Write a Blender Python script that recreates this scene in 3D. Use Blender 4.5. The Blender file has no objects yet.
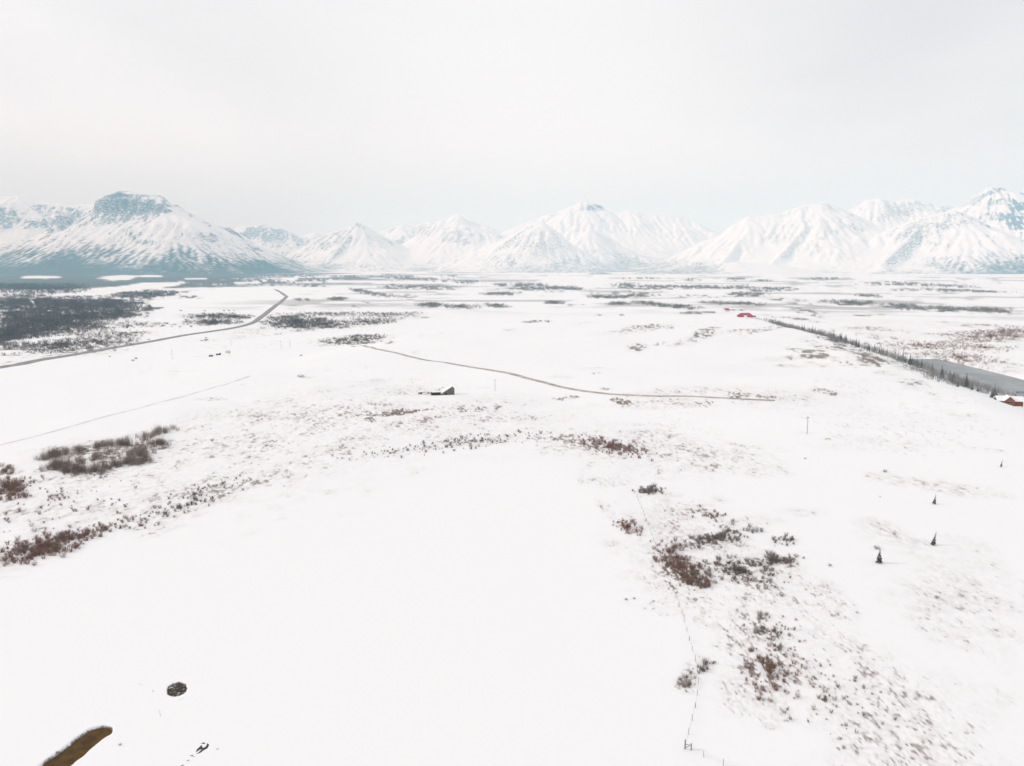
import bpy, math, random
import numpy as np
from mathutils import Vector

R = math.radians
SC = bpy.context.scene
COL = SC.collection

# ------------------------------------------------------------------ camera, sky, sun, exposure
CAM_Z, FPX, PITCH = 100.0, 780.0, math.atan2(383 - 264, 780.0)
cam_d = bpy.data.cameras.new('camera')
cam = bpy.data.objects.new('camera', cam_d)
COL.objects.link(cam)
cam.location = (0, 0, CAM_Z)
cam.rotation_euler = (R(90) - PITCH, 0, 0)
cam_d.sensor_width = 36.0
cam_d.lens = FPX / 1024 * 36.0
cam_d.clip_start, cam_d.clip_end = 0.5, 150000
SC.camera = cam
SUN_EL, SUN_AZ = R(27), R(-88)          # azimuth from +Y (view direction), negative = left

w = bpy.data.worlds.new('World')
SC.world = w
w.use_nodes = True
nt = w.node_tree
bg = nt.nodes['Background']
bg.inputs['Strength'].default_value = 0.1
sky = nt.nodes.new('ShaderNodeTexSky')
sky.sky_type = 'NISHITA'
sky.sun_disc = False
sky.sun_elevation = SUN_EL
sky.sun_rotation = SUN_AZ
tc = nt.nodes.new('ShaderNodeTexCoord')
mp = nt.nodes.new('ShaderNodeMapping')
mp.inputs['Scale'].default_value = (1.0, 1.0, 3.2)
mp.inputs['Location'].default_value = (0.35, 0.1, 0.0)
nt.links.new(tc.outputs['Generated'], mp.inputs['Vector'])
cn = nt.nodes.new('ShaderNodeTexNoise')
cn.inputs['Scale'].default_value = 1.7
cn.inputs['Detail'].default_value = 5
cn.inputs['Roughness'].default_value = 0.5
cn.inputs['Distortion'].default_value = 0.4
nt.links.new(mp.outputs['Vector'], cn.inputs['Vector'])
cr = nt.nodes.new('ShaderNodeValToRGB')
cr.color_ramp.elements[0].position, cr.color_ramp.elements[0].color = 0.30, (7.75, 7.65, 7.75, 1)
cr.color_ramp.elements[1].position, cr.color_ramp.elements[1].color = 0.68, (9.5, 9.35, 9.4, 1)
nt.links.new(cn.outputs['Fac'], cr.inputs['Fac'])
# a thinner, cooler and greyer cloud base low over the mountains
sp = nt.nodes.new('ShaderNodeSeparateXYZ')
nt.links.new(tc.outputs['Generated'], sp.inputs[0])
lo = nt.nodes.new('ShaderNodeMapRange')
lo.interpolation_type = 'SMOOTHSTEP'
lo.inputs['From Min'].default_value, lo.inputs['From Max'].default_value = 0.02, 0.16
lo.inputs['To Min'].default_value, lo.inputs['To Max'].default_value = 0.85, 0.0
nt.links.new(sp.outputs['Z'], lo.inputs['Value'])
lom = nt.nodes.new('ShaderNodeMix')
lom.data_type = 'RGBA'
lom.inputs[7].default_value = (7.1, 7.4, 7.75, 1)
nt.links.new(lo.outputs[0], lom.inputs[0])
# the cloud is thinnest, and so brightest, above the middle of the range
vd = nt.nodes.new('ShaderNodeVectorMath'); vd.operation = 'DISTANCE'
vd.inputs[1].default_value = (0.02, 0.97, 0.23)
nt.links.new(tc.outputs['Generated'], vd.inputs[0])
vr = nt.nodes.new('ShaderNodeMapRange'); vr.interpolation_type = 'SMOOTHSTEP'
vr.inputs['From Min'].default_value, vr.inputs['From Max'].default_value = 0.05, 0.45
vr.inputs['To Min'].default_value, vr.inputs['To Max'].default_value = 0.75, 0.0
nt.links.new(vd.outputs['Value'], vr.inputs['Value'])
thin = nt.nodes.new('ShaderNodeMix'); thin.data_type = 'RGBA'
thin.inputs[7].default_value = (9.95, 9.85, 9.85, 1)
nt.links.new(vr.outputs[0], thin.inputs[0])
nt.links.new(cr.outputs['Color'], thin.inputs[6])
nt.links.new(thin.outputs[2], lom.inputs[6])
mx = nt.nodes.new('ShaderNodeMix')
mx.data_type = 'RGBA'
mx.inputs[0].default_value = 0.93
nt.links.new(sky.outputs['Color'], mx.inputs[6])
nt.links.new(lom.outputs[2], mx.inputs[7])
nt.links.new(mx.outputs[2], bg.inputs['Color'])

sun_d = bpy.data.lights.new('sun', 'SUN')
sun_d.energy = 1.5
sun_d.angle = R(10)
sun_d.color = (1.0, 0.945, 0.90)
sun = bpy.data.objects.new('sun', sun_d)
COL.objects.link(sun)
sdir = Vector((math.sin(SUN_AZ) * math.cos(SUN_EL), math.cos(SUN_AZ) * math.cos(SUN_EL), math.sin(SUN_EL)))
sun.rotation_euler = sdir.to_track_quat('Z', 'Y').to_euler()
sun.location = (-200, 50, 300)

SC.view_settings.view_transform = 'Standard'
SC.view_settings.look = 'None'
SC.view_settings.gamma = 1
SC.view_settings.use_curve_mapping = False
SC.view_settings.exposure = 0.045
SC.cycles.volume_bounces = 2
SC.cycles.max_bounces = 8
SC.cycles.use_denoising = True

# ------------------------------------------------------------------ numeric helpers
rng = np.random.default_rng(7)
random.seed(7)


def hash2(ix, iy, seed):
    h = (ix.astype(np.int64) * 374761393 + iy.astype(np.int64) * 668265263 + seed * 1442695041) & 0xFFFFFFFF
    h = ((h ^ (h >> 13)) * 1274126177) & 0xFFFFFFFF
    h = ((h ^ (h >> 16)) * 2246822519) & 0xFFFFFFFF
    return ((h ^ (h >> 15)) & 0xFFFFFF) / float(0xFFFFFF)


def vnoise(x, y, seed=0):
    x = np.asarray(x, float); y = np.asarray(y, float)
    ix, iy = np.floor(x), np.floor(y)
    fx, fy = x - ix, y - iy
    fx = fx * fx * fx * (fx * (fx * 6 - 15) + 10)
    fy = fy * fy * fy * (fy * (fy * 6 - 15) + 10)
    a, b = hash2(ix, iy, seed), hash2(ix + 1, iy, seed)
    c, d = hash2(ix, iy + 1, seed), hash2(ix + 1, iy + 1, seed)
    return (a * (1 - fx) + b * fx) * (1 - fy) + (c * (1 - fx) + d * fx) * fy


def fbm(x, y, seed=0, octv=4, gain=0.5):
    s = 0.0; a = 1.0; t = 0.0
    for o in range(octv):
        s = s + a * vnoise(x * 2 ** o + 17.3 * o, y * 2 ** o - 9.1 * o, seed + o)
        t += a; a *= gain
    return s / t


def ridged(x, y, seed=0, octv=4, gain=0.5):
    s = 0.0; a = 1.0; t = 0.0
    for o in range(octv):
        n = 1 - np.abs(2 * vnoise(x * 2 ** o + 31.7 * o, y * 2 ** o + 5.3 * o, seed + o) - 1)
        s = s + a * n * n
        t += a; a *= gain
    return s / t


def sstep(a, b, x):
    t = np.clip((x - a) / (b - a), 0, 1)
    return t * t * (3 - 2 * t)


# ------------------------------------------------------------------ the lie of the land (metres; the drone hovers over the origin)
VALLEY = -28.0
BL_Y = [0, 530, 576, 824, 1120, 1490, 2200, 40000]
BL_X = [330, 350, 362, 410, 456, 470, 480, 480]          # brow of the river bluff
FE_X = [-2500, -900, -250, -180, -122, 14, 155, 435, 900]
FE_Y = [420, 560, 800, 930, 1150, 1340, 1380, 1480, 1560]  # far brow of the plateau


def river_mid(y):
    return np.interp(y, [-500, 300, 765, 900, 1032, 1250, 1700, 3000], [470, 500, 530, 544, 550, 566, 640, 900])


POND_C = None
CHANNEL = None


def base_z(x, y):
    x = np.asarray(x, float); y = np.asarray(y, float)
    sr = np.interp(y, BL_Y, BL_X) - x + 14 * (fbm(x / 90, y / 90, 61, 2) - .5)
    pr = sstep(-105, 30, sr)
    sf = np.interp(x, FE_X, FE_Y) - y
    wid = np.interp(x, [-900, -250, -100, 500], [700, 480, 360, 330])
    pf = sstep(-wid, 40, sf)
    p = pr * pf
    d = np.hypot(x, y)
    roll = 12 * (fbm(x / 420, y / 420, 3, 3) - .5) + 4.0 * (fbm(x / 90, y / 90, 8, 3) - .5)
    roll = roll * sstep(120, 700, d)
    vall = 16 * (fbm(x / 1500, y / 800, 21, 3) - .5) * sstep(700, 3000, d) * (1 - sstep(9000, 14000, d))
    flat = sstep(25, 110, np.abs(x - river_mid(y)))
    vall = vall * (flat if np.ndim(flat) else float(flat))
    z = VALLEY * (1 - p) + roll * (0.25 + 0.75 * p) + vall * (1 - p)
    # wooded rise on the left
    z = z + 11 * np.exp(-(((x + 1500) / 800) ** 2 + ((y - 2150) / 420) ** 2))
    # low knolls on the plateau
    for kx, ky, kh, sx, sy in ((250, 1010, 6, 80, 45), (120, 1010, 4.5, 70, 40), (365, 850, 5, 60, 55), (60, 720, 3.5, 80, 35), (280, 650, 4, 80, 35), (-60, 570, 3, 70, 30), (200, 480, 2.5, 60, 25), (-150, 760, 3.5, 90, 35), (330, 1180, 5, 80, 50)):
        z = z + kh * np.exp(-(((x - kx) / sx) ** 2 + ((y - ky) / sy) ** 2))
    # river bed
    rd = np.abs(x - river_mid(y))
    inr = (1 - sstep(34, 48, rd)) * (1 - sstep(1030, 1110, y))
    z = z * (1 - inr) + (-33.0) * inr
    return z


def seg_dist(x, y, pts):
    """distance to a polyline and the parameter along it"""
    best = np.full(np.shape(x), 1e12); par = np.zeros(np.shape(x)); L = 0.0
    for (x0, y0), (x1, y1) in zip(pts[:-1], pts[1:]):
        dx, dy = x1 - x0, y1 - y0
        l2 = dx * dx + dy * dy + 1e-9
        t = np.clip(((x - x0) * dx + (y - y0) * dy) / l2, 0, 1)
        d = np.hypot(x - x0 - t * dx, y - y0 - t * dy)
        m = d < best
        best = np.where(m, d, best)
        par = np.where(m, L + t * math.sqrt(l2), par)
        L += math.sqrt(l2)
    return best, par


def pond_r(x, y):
    a = math.atan2(POND_C[0], POND_C[1])
    dx, dy = x - POND_C[0], y - POND_C[1]
    return np.hypot(dx * math.cos(a) - dy * math.sin(a), (dx * math.sin(a) + dy * math.cos(a)) / 1.5)


def terrain(x, y):
    z = base_z(x, y)
    if CHANNEL is not None:
        x = np.asarray(x, float); y = np.asarray(y, float)
        d, _ = seg_dist(x, y, CHANNEL)
        d = d + 0.9 * (fbm(x / 3.0, y / 3.0, 91, 3) - .5)
        z = z - 1.0 * (1 - sstep(2.3, 3.2, d))
        d2 = pond_r(x, y) + 0.45 * (fbm(x / 1.2, y / 1.2, 95, 3) - .5)
        z = z - 0.45 * (1 - sstep(1.95, 2.35, d2))
    return z


TS = np.geomspace(60, 42000, 5000)


def ground_at(u, v, zoff=0.0):
    """the point of the ground that the photo shows at pixel u, v"""
    cp, s = math.cos(PITCH), math.sin(PITCH)
    a, b = (u - 512) / FPX, (383 - v) / FPX
    dx, dy, dz = a, cp + b * s, -s + b * cp
    n = math.hypot(dx, dy)
    dx, dy, dz = dx / n, dy / n, dz / n
    g = CAM_Z + dz * TS - terrain(dx * TS, dy * TS)
    k = np.argmax(g < 0)
    if g[k] >= 0:
        k = len(TS) - 1
    t0, t1 = TS[max(k - 1, 0)], TS[k]
    g0, g1 = g[max(k - 1, 0)], g[k]
    t = t0 + (t1 - t0) * (g0 / (g0 - g1 + 1e-12)) if k else t0
    x, y = dx * t, dy * t
    return x, y, float(terrain(x, y)) + zoff


def sky_at(u, v, D):
    """world point seen at pixel u, v at ground distance y = D"""
    cp, s = math.cos(PITCH), math.sin(PITCH)
    a, b = (u - 512) / FPX, (383 - v) / FPX
    dy, dz = cp + b * s, -s + b * cp
    return a / dy * D, D, CAM_Z + dz / dy * D


CH = [ground_at(*p)[:2] for p in ((20, 790), (50, 769), (72, 752), (86, 741), (97, 733))]
PC = ground_at(177, 689)
CHANNEL, POND_C = CH, PC[:2]


# ------------------------------------------------------------------ mesh and material helpers
def mesh_obj(name, verts, faces, mat=None, parent=None, smooth=False):
    me = bpy.data.meshes.new(name)
    me.from_pydata([tuple(v) for v in verts], [], [tuple(f) for f in faces])
    me.validate(clean_customdata=False)
    if smooth:
        me.polygons.foreach_set('use_smooth', np.ones(len(me.polygons), bool))
    me.update()
    o = bpy.data.objects.new(name, me)
    COL.objects.link(o)
    if mat: me.materials.append(mat)
    if parent: o.parent = parent
    return o


def big_mesh(name, V, F, mat, smooth=True, mats=None, midx=None):
    """V (n,3), F (m,k) arrays"""
    me = bpy.data.meshes.new(name)
    k = F.shape[1]
    me.vertices.add(len(V)); me.vertices.foreach_set('co', V.astype(np.float32).ravel())
    me.loops.add(F.size); me.loops.foreach_set('vertex_index', F.astype(np.int32).ravel())
    me.polygons.add(len(F))
    me.polygons.foreach_set('loop_start', np.arange(0, F.size, k, dtype=np.int32))
    me.polygons.foreach_set('loop_total', np.full(len(F), k, np.int32))
    me.polygons.foreach_set('use_smooth', np.full(len(F), smooth, bool))
    me.update(calc_edges=True)
    for m in (mats or [mat]): me.materials.append(m)
    if midx is not None: me.polygons.foreach_set('material_index', midx.astype(np.int32))
    o = bpy.data.objects.new(name, me)
    COL.objects.link(o)
    return o


def attr(o, name, vals):
    a = o.data.attributes.new(name, 'FLOAT', 'POINT')
    a.data.foreach_set('value', vals.astype(np.float32).ravel())


def tag(o, label=None, cat=None, group=None, kind=None):
    if label: o['label'] = label
    if cat: o['category'] = cat
    if group: o['group'] = group
    if kind: o['kind'] = kind
    return o


def empty(name, loc, rz=0.0):
    o = bpy.data.objects.new(name, None)
    COL.objects.link(o)
    o.location = loc
    o.rotation_euler = (0, 0, rz)
    o.empty_display_size = 1
    return o


class MB:
    """collects simple solids into one mesh"""
    def __init__(s): s.v, s.f = [], []

    def add(s, v, f):
        n = len(s.v)
        s.v += [tuple(p) for p in v]
        s.f += [tuple(i + n for i in q) for q in f]
        return s

    def box(s, x0, x1, y0, y1, z0, z1):
        return s.add([(x, y, z) for z in (z0, z1) for y in (y0, y1) for x in (x0, x1)],
                     [(0, 2, 3, 1), (4, 5, 7, 6), (0, 1, 5, 4), (2, 6, 7, 3), (0, 4, 6, 2), (1, 3, 7, 5)])

    def prism(s, prof, y0, y1):
        """profile in x,z extruded along y"""
        n = len(prof)
        v = [(x, y0, z) for x, z in prof] + [(x, y1, z) for x, z in prof]
        f = [tuple(range(n))[::-1], tuple(range(n, 2 * n))]
        f += [(i, (i + 1) % n, n + (i + 1) % n, n + i) for i in range(n)]
        return s.add(v, f)

    def prism_x(s, prof, x0, x1):
        n = len(prof)
        v = [(x0, y, z) for y, z in prof] + [(x1, y, z) for y, z in prof]
        f = [tuple(range(n)), tuple(range(n, 2 * n))[::-1]]
        f += [((i + 1) % n, i, n + i, n + (i + 1) % n) for i in range(n)]
        return s.add(v, f)

    def tube(s, p0, p1, r0, r1, n=6):
        p0, p1 = Vector(p0), Vector(p1)
        d = (p1 - p0).normalized()
        a = d.orthogonal().normalized(); b = d.cross(a)
        v = []
        for p, r in ((p0, r0), (p1, r1)):
            for i in range(n):
                t = 2 * math.pi * i / n
                v.append(p + (a * math.cos(t) + b * math.sin(t)) * r)
        f = [(i, (i + 1) % n, n + (i + 1) % n, n + i) for i in range(n)]
        f += [tuple(range(n))[::-1], tuple(range(n, 2 * n))]
        return s.add(v, f)

    def build(s, name, mat, parent=None, smooth=False):
        return mesh_obj(name, s.v, s.f, mat, parent, smooth)


class N:
    """terse node building"""
    def __init__(s, name):
        s.m = bpy.data.materials.new(name)
        s.m.use_nodes = True
        s.t = s.m.node_tree
        s.b = s.t.nodes['Principled BSDF']
        s.b.inputs['Roughness'].default_value = 0.85
        s.b.inputs['Specular IOR Level'].default_value = 0.25

    def new(s, kind, **kw):
        n = s.t.nodes.new(kind)
        for k, v in kw.items(): setattr(n, k, v)
        return n

    def ln(s, a, b): s.t.links.new(a, b); return s

    def coord(s, scale=(1, 1, 1)):
        g = s.new('ShaderNodeTexCoord')
        m = s.new('ShaderNodeMapping')
        m.inputs['Scale'].default_value = scale
        s.ln(g.outputs['Object'], m.inputs['Vector'])
        return m.outputs['Vector']

    def noise(s, scale, detail=3, rough=0.55, vec=None, out='Fac'):
        n = s.new('ShaderNodeTexNoise')
        n.inputs['Scale'].default_value = scale
        n.inputs['Detail'].default_value = detail
        n.inputs['Roughness'].default_value = rough
        s.ln(vec if vec is not None else s.coord(), n.inputs['Vector'])
        return n.outputs[out]

    def at(s, name):
        n = s.new('ShaderNodeAttribute', attribute_name=name)
        return n.outputs['Fac']

    def rng(s, v, a, b, c=0.0, d=1.0, smooth=True):
        n = s.new('ShaderNodeMapRange')
        if smooth: n.interpolation_type = 'SMOOTHSTEP'
        for k, q in (('From Min', a), ('From Max', b), ('To Min', c), ('To Max', d)):
            n.inputs[k].default_value = q
        s.ln(v, n.inputs['Value'])
        return n.outputs[0]

    def math(s, op, a, b=None):
        n = s.new('ShaderNodeMath', operation=op)
        for i, q in enumerate((a, b)):
            if q is None: continue
            if isinstance(q, (int, float)): n.inputs[i].default_value = q
            else: s.ln(q, n.inputs[i])
        return n.outputs[0]

    def mix(s, f, a, b):
        n = s.new('ShaderNodeMix', data_type='RGBA')
        for i, q in ((0, f), (6, a), (7, b)):
            if isinstance(q, (int, float)): n.inputs[i].default_value = q
            elif isinstance(q, tuple): n.inputs[i].default_value = (*q, 1) if len(q) == 3 else q
            else: s.ln(q, n.inputs[i])
        return n.outputs[2]

    def bump(s, h, strength, dist):
        n = s.new('ShaderNodeBump')
        n.inputs['Strength'].default_value = strength
        n.inputs['Distance'].default_value = dist
        s.ln(h, n.inputs['Height'])
        s.ln(n.outputs[0], s.b.inputs['Normal'])

    def color(s, c):
        if isinstance(c, tuple): s.b.inputs['Base Color'].default_value = (*c, 1)
        else: s.ln(c, s.b.inputs['Base Color'])
        return s


def varied(name, c0, c1, scale=1.0, stretch=(1, 1, 1), rough=0.85, bump=0.0):
    n = N(name)
    f = n.noise(scale, 4, 0.6, n.coord(stretch))
    n.color(n.mix(n.rng(f, 0.3, 0.7), c0, c1))
    n.b.inputs['Roughness'].default_value = rough
    if bump: n.bump(f, 0.6, bump)
    return n.m


SNOW = (0.88, 0.885, 0.895)


def snow_ground():
    n = N('snowy_prairie')
    veg, red, dark, con = n.at('veg'), n.at('red'), n.at('dark'), n.at('conifer')
    fine = n.noise(1.1, 4, 0.7, n.coord((1, .4, 1)))
    mid = n.noise(0.22, 3, 0.6)
    grey = n.mix(n.rng(fine, 0.3, 0.7), (0.30, 0.255, 0.225), (0.16, 0.13, 0.112))
    rd = n.mix(n.rng(fine, 0.3, 0.7), (0.26, 0.165, 0.13), (0.13, 0.075, 0.058))
    dk = n.mix(n.rng(mid, 0.3, 0.7), (0.12, 0.105, 0.098), (0.07, 0.062, 0.058))
    c = n.mix(red, grey, rd)
    c = n.mix(dark, c, dk)
    c = n.mix(con, c, n.mix(n.noise(0.01, 4, 0.6), (0.03, 0.045, 0.045), (0.075, 0.09, 0.085)))
    # broken cover: tufts stand clear of the snow where the cover is dense
    k = n.math('ADD', veg, n.math('MULTIPLY', n.math('SUBTRACT', fine, 0.5), 1.3))
    m = n.math('MULTIPLY', n.rng(k, 0.05, 1.0, 0, .95), n.rng(veg, 0.02, 0.2))
    drift = n.noise(0.02, 3, 0.5, n.coord((1, 0.35, 1)))
    sn = n.mix(drift, (0.90, 0.90, 0.905), SNOW)
    thin_ = n.math('MULTIPLY', n.at('wash'), n.rng(mid, 0.25, 0.75, 0.22, 0.72))
    sn = n.mix(thin_, sn, n.mix(red, (0.47, 0.425, 0.395), (0.47, 0.385, 0.35)))
    n.color(n.mix(m, sn, c))
    n.b.inputs['Roughness'].default_value = 0.75
    h = n.noise(0.35, 4, 0.5, n.coord((1, 0.5, 1)))
    n.bump(h, 0.25, 0.25)
    return n.m


def mountain_mat():
    n = N('mountain_snow_rock_forest')
    rock, forest = n.at('rock'), n.at('forest')
    f1 = n.noise(0.012, 4, 0.65)
    f2 = n.noise(0.028, 3, 0.6, n.coord((1, 1, 2.5)))
    rc = n.mix(f2, (0.10, 0.115, 0.125), (0.20, 0.205, 0.21))
    fc = n.mix(f1, (0.035, 0.05, 0.05), (0.07, 0.085, 0.08))
    rm = n.rng(n.math('ADD', rock, n.math('MULTIPLY', n.math('SUBTRACT', f2, .5), 1.1)), 0.35, 0.75)
    fm = n.rng(n.math('ADD', forest, n.math('MULTIPLY', n.math('SUBTRACT', f1, .5), 0.9)), 0.15, 1.0, 0, 0.95)
    c = n.mix(rm, SNOW, rc)
    c = n.mix(fm, c, fc)
    n.color(c)
    n.bump(f1, 0.5, 25.0)
    return n.m


M = {}
M['ground'] = snow_ground()
M['mountain'] = mountain_mat()
M['asphalt'] = varied('salted_asphalt', (0.22, 0.205, 0.20), (0.34, 0.325, 0.315), 0.15, (1, 1, 1))
M['gravel'] = varied('gravel_track', (0.32, 0.275, 0.245), (0.54, 0.50, 0.47), 0.12)
M['ice'] = varied('river_ice', (0.22, 0.235, 0.245), (0.35, 0.365, 0.375), 0.03, (1, 0.4, 1), 0.45)
M['twig_pale'] = varied('pale_grey_twigs', (0.19, 0.175, 0.17), (0.34, 0.32, 0.31), 0.05)
M['spruce'] = varied('spruce_needles', (0.075, 0.08, 0.07), (0.17, 0.17, 0.155), 1.5)
M['bark'] = varied('grey_bark', (0.10, 0.085, 0.075), (0.19, 0.165, 0.15), 3.0, (1, 1, 0.3))
M['twig'] = varied('bare_grey_twigs', (0.19, 0.142, 0.112), (0.32, 0.25, 0.20), 0.8)
M['twig_far'] = varied('bare_far_twigs', (0.10, 0.080, 0.072), (0.185, 0.158, 0.145), 0.05)
M['twig_red'] = varied('bare_red_twigs', (0.20, 0.115, 0.085), (0.32, 0.20, 0.155), 0.8)
M['twig_dark'] = varied('bare_dark_twigs', (0.15, 0.12, 0.105), (0.27, 0.225, 0.20), 0.8)
M['old_board'] = varied('weathered_boards', (0.11, 0.096, 0.082), (0.21, 0.185, 0.16), 1.2, (3, 3, 0.3), bump=0.05)
M['dark_log'] = varied('dark_logs', (0.03, 0.025, 0.02), (0.08, 0.06, 0.045), 1.0)
M['tan_log'] = varied('tan_logs', (0.22, 0.15, 0.09), (0.36, 0.26, 0.17), 1.0)
M['red_paint'] = varied('red_steel', (0.38, 0.035, 0.06), (0.50, 0.07, 0.10), 0.3, rough=0.6)
M['brown_log'] = varied('varnished_logs', (0.20, 0.068, 0.028), (0.31, 0.115, 0.05), 1.2, (0.4, 0.4, 4))
M['snow'] = varied('roof_snow', (0.86, 0.87, 0.885), (0.90, 0.90, 0.905), 0.5, bump=0.05)
M['white'] = varied('white_paint', (0.74, 0.74, 0.73), (0.8, 0.8, 0.79), 0.5)
M['glass'] = varied('dark_glass', (0.03, 0.035, 0.045), (0.06, 0.065, 0.08), 0.3, rough=0.15)
M['blue_steel'] = varied('grey_blue_steel', (0.16, 0.18, 0.24), (0.22, 0.24, 0.31), 0.5, rough=0.5)
M['wood_pole'] = varied('pole_wood', (0.20, 0.17, 0.15), (0.32, 0.28, 0.25), 2.0, (1, 1, 0.2))
M['wire'] = varied('galvanised_wire', (0.25, 0.25, 0.25), (0.35, 0.35, 0.35), 1.0, rough=0.4)
M['insulator'] = varied('porcelain', (0.12, 0.08, 0.06), (0.2, 0.14, 0.1), 2.0, rough=0.3)


def pond_mat():
    n = N('brown_open_water')
    f = n.noise(0.35, 4, 0.6)
    g = n.noise(1.4, 3, 0.6)
    c = n.mix(n.rng(f, 0.3, 0.7), (0.062, 0.030, 0.004), (0.12, 0.066, 0.010))
    c = n.mix(n.rng(g, 0.55, 0.75, 0, 0.5), c, (0.05, 0.05, 0.02))
    n.color(c)
    n.b.inputs['Roughness'].default_value = 0.35
    n.b.inputs['Specular IOR Level'].default_value = 0.06
    return n.m


def hole_mat():
    n = N('dark_water_with_ice_bits')
    g = n.noise(1.6, 3, 0.6)
    f = n.noise(0.8, 3, 0.6)
    c = n.mix(n.rng(f, 0.3, 0.7), (0.028, 0.018, 0.010), (0.065, 0.045, 0.028))
    n.color(n.mix(n.rng(g, 0.56, 0.63), c, (0.6, 0.58, 0.54)))
    n.b.inputs['Roughness'].default_value = 0.4
    n.b.inputs['Specular IOR Level'].default_value = 0.1
    return n.m


M['pond'] = pond_mat()
M['hole'] = hole_mat()

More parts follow.
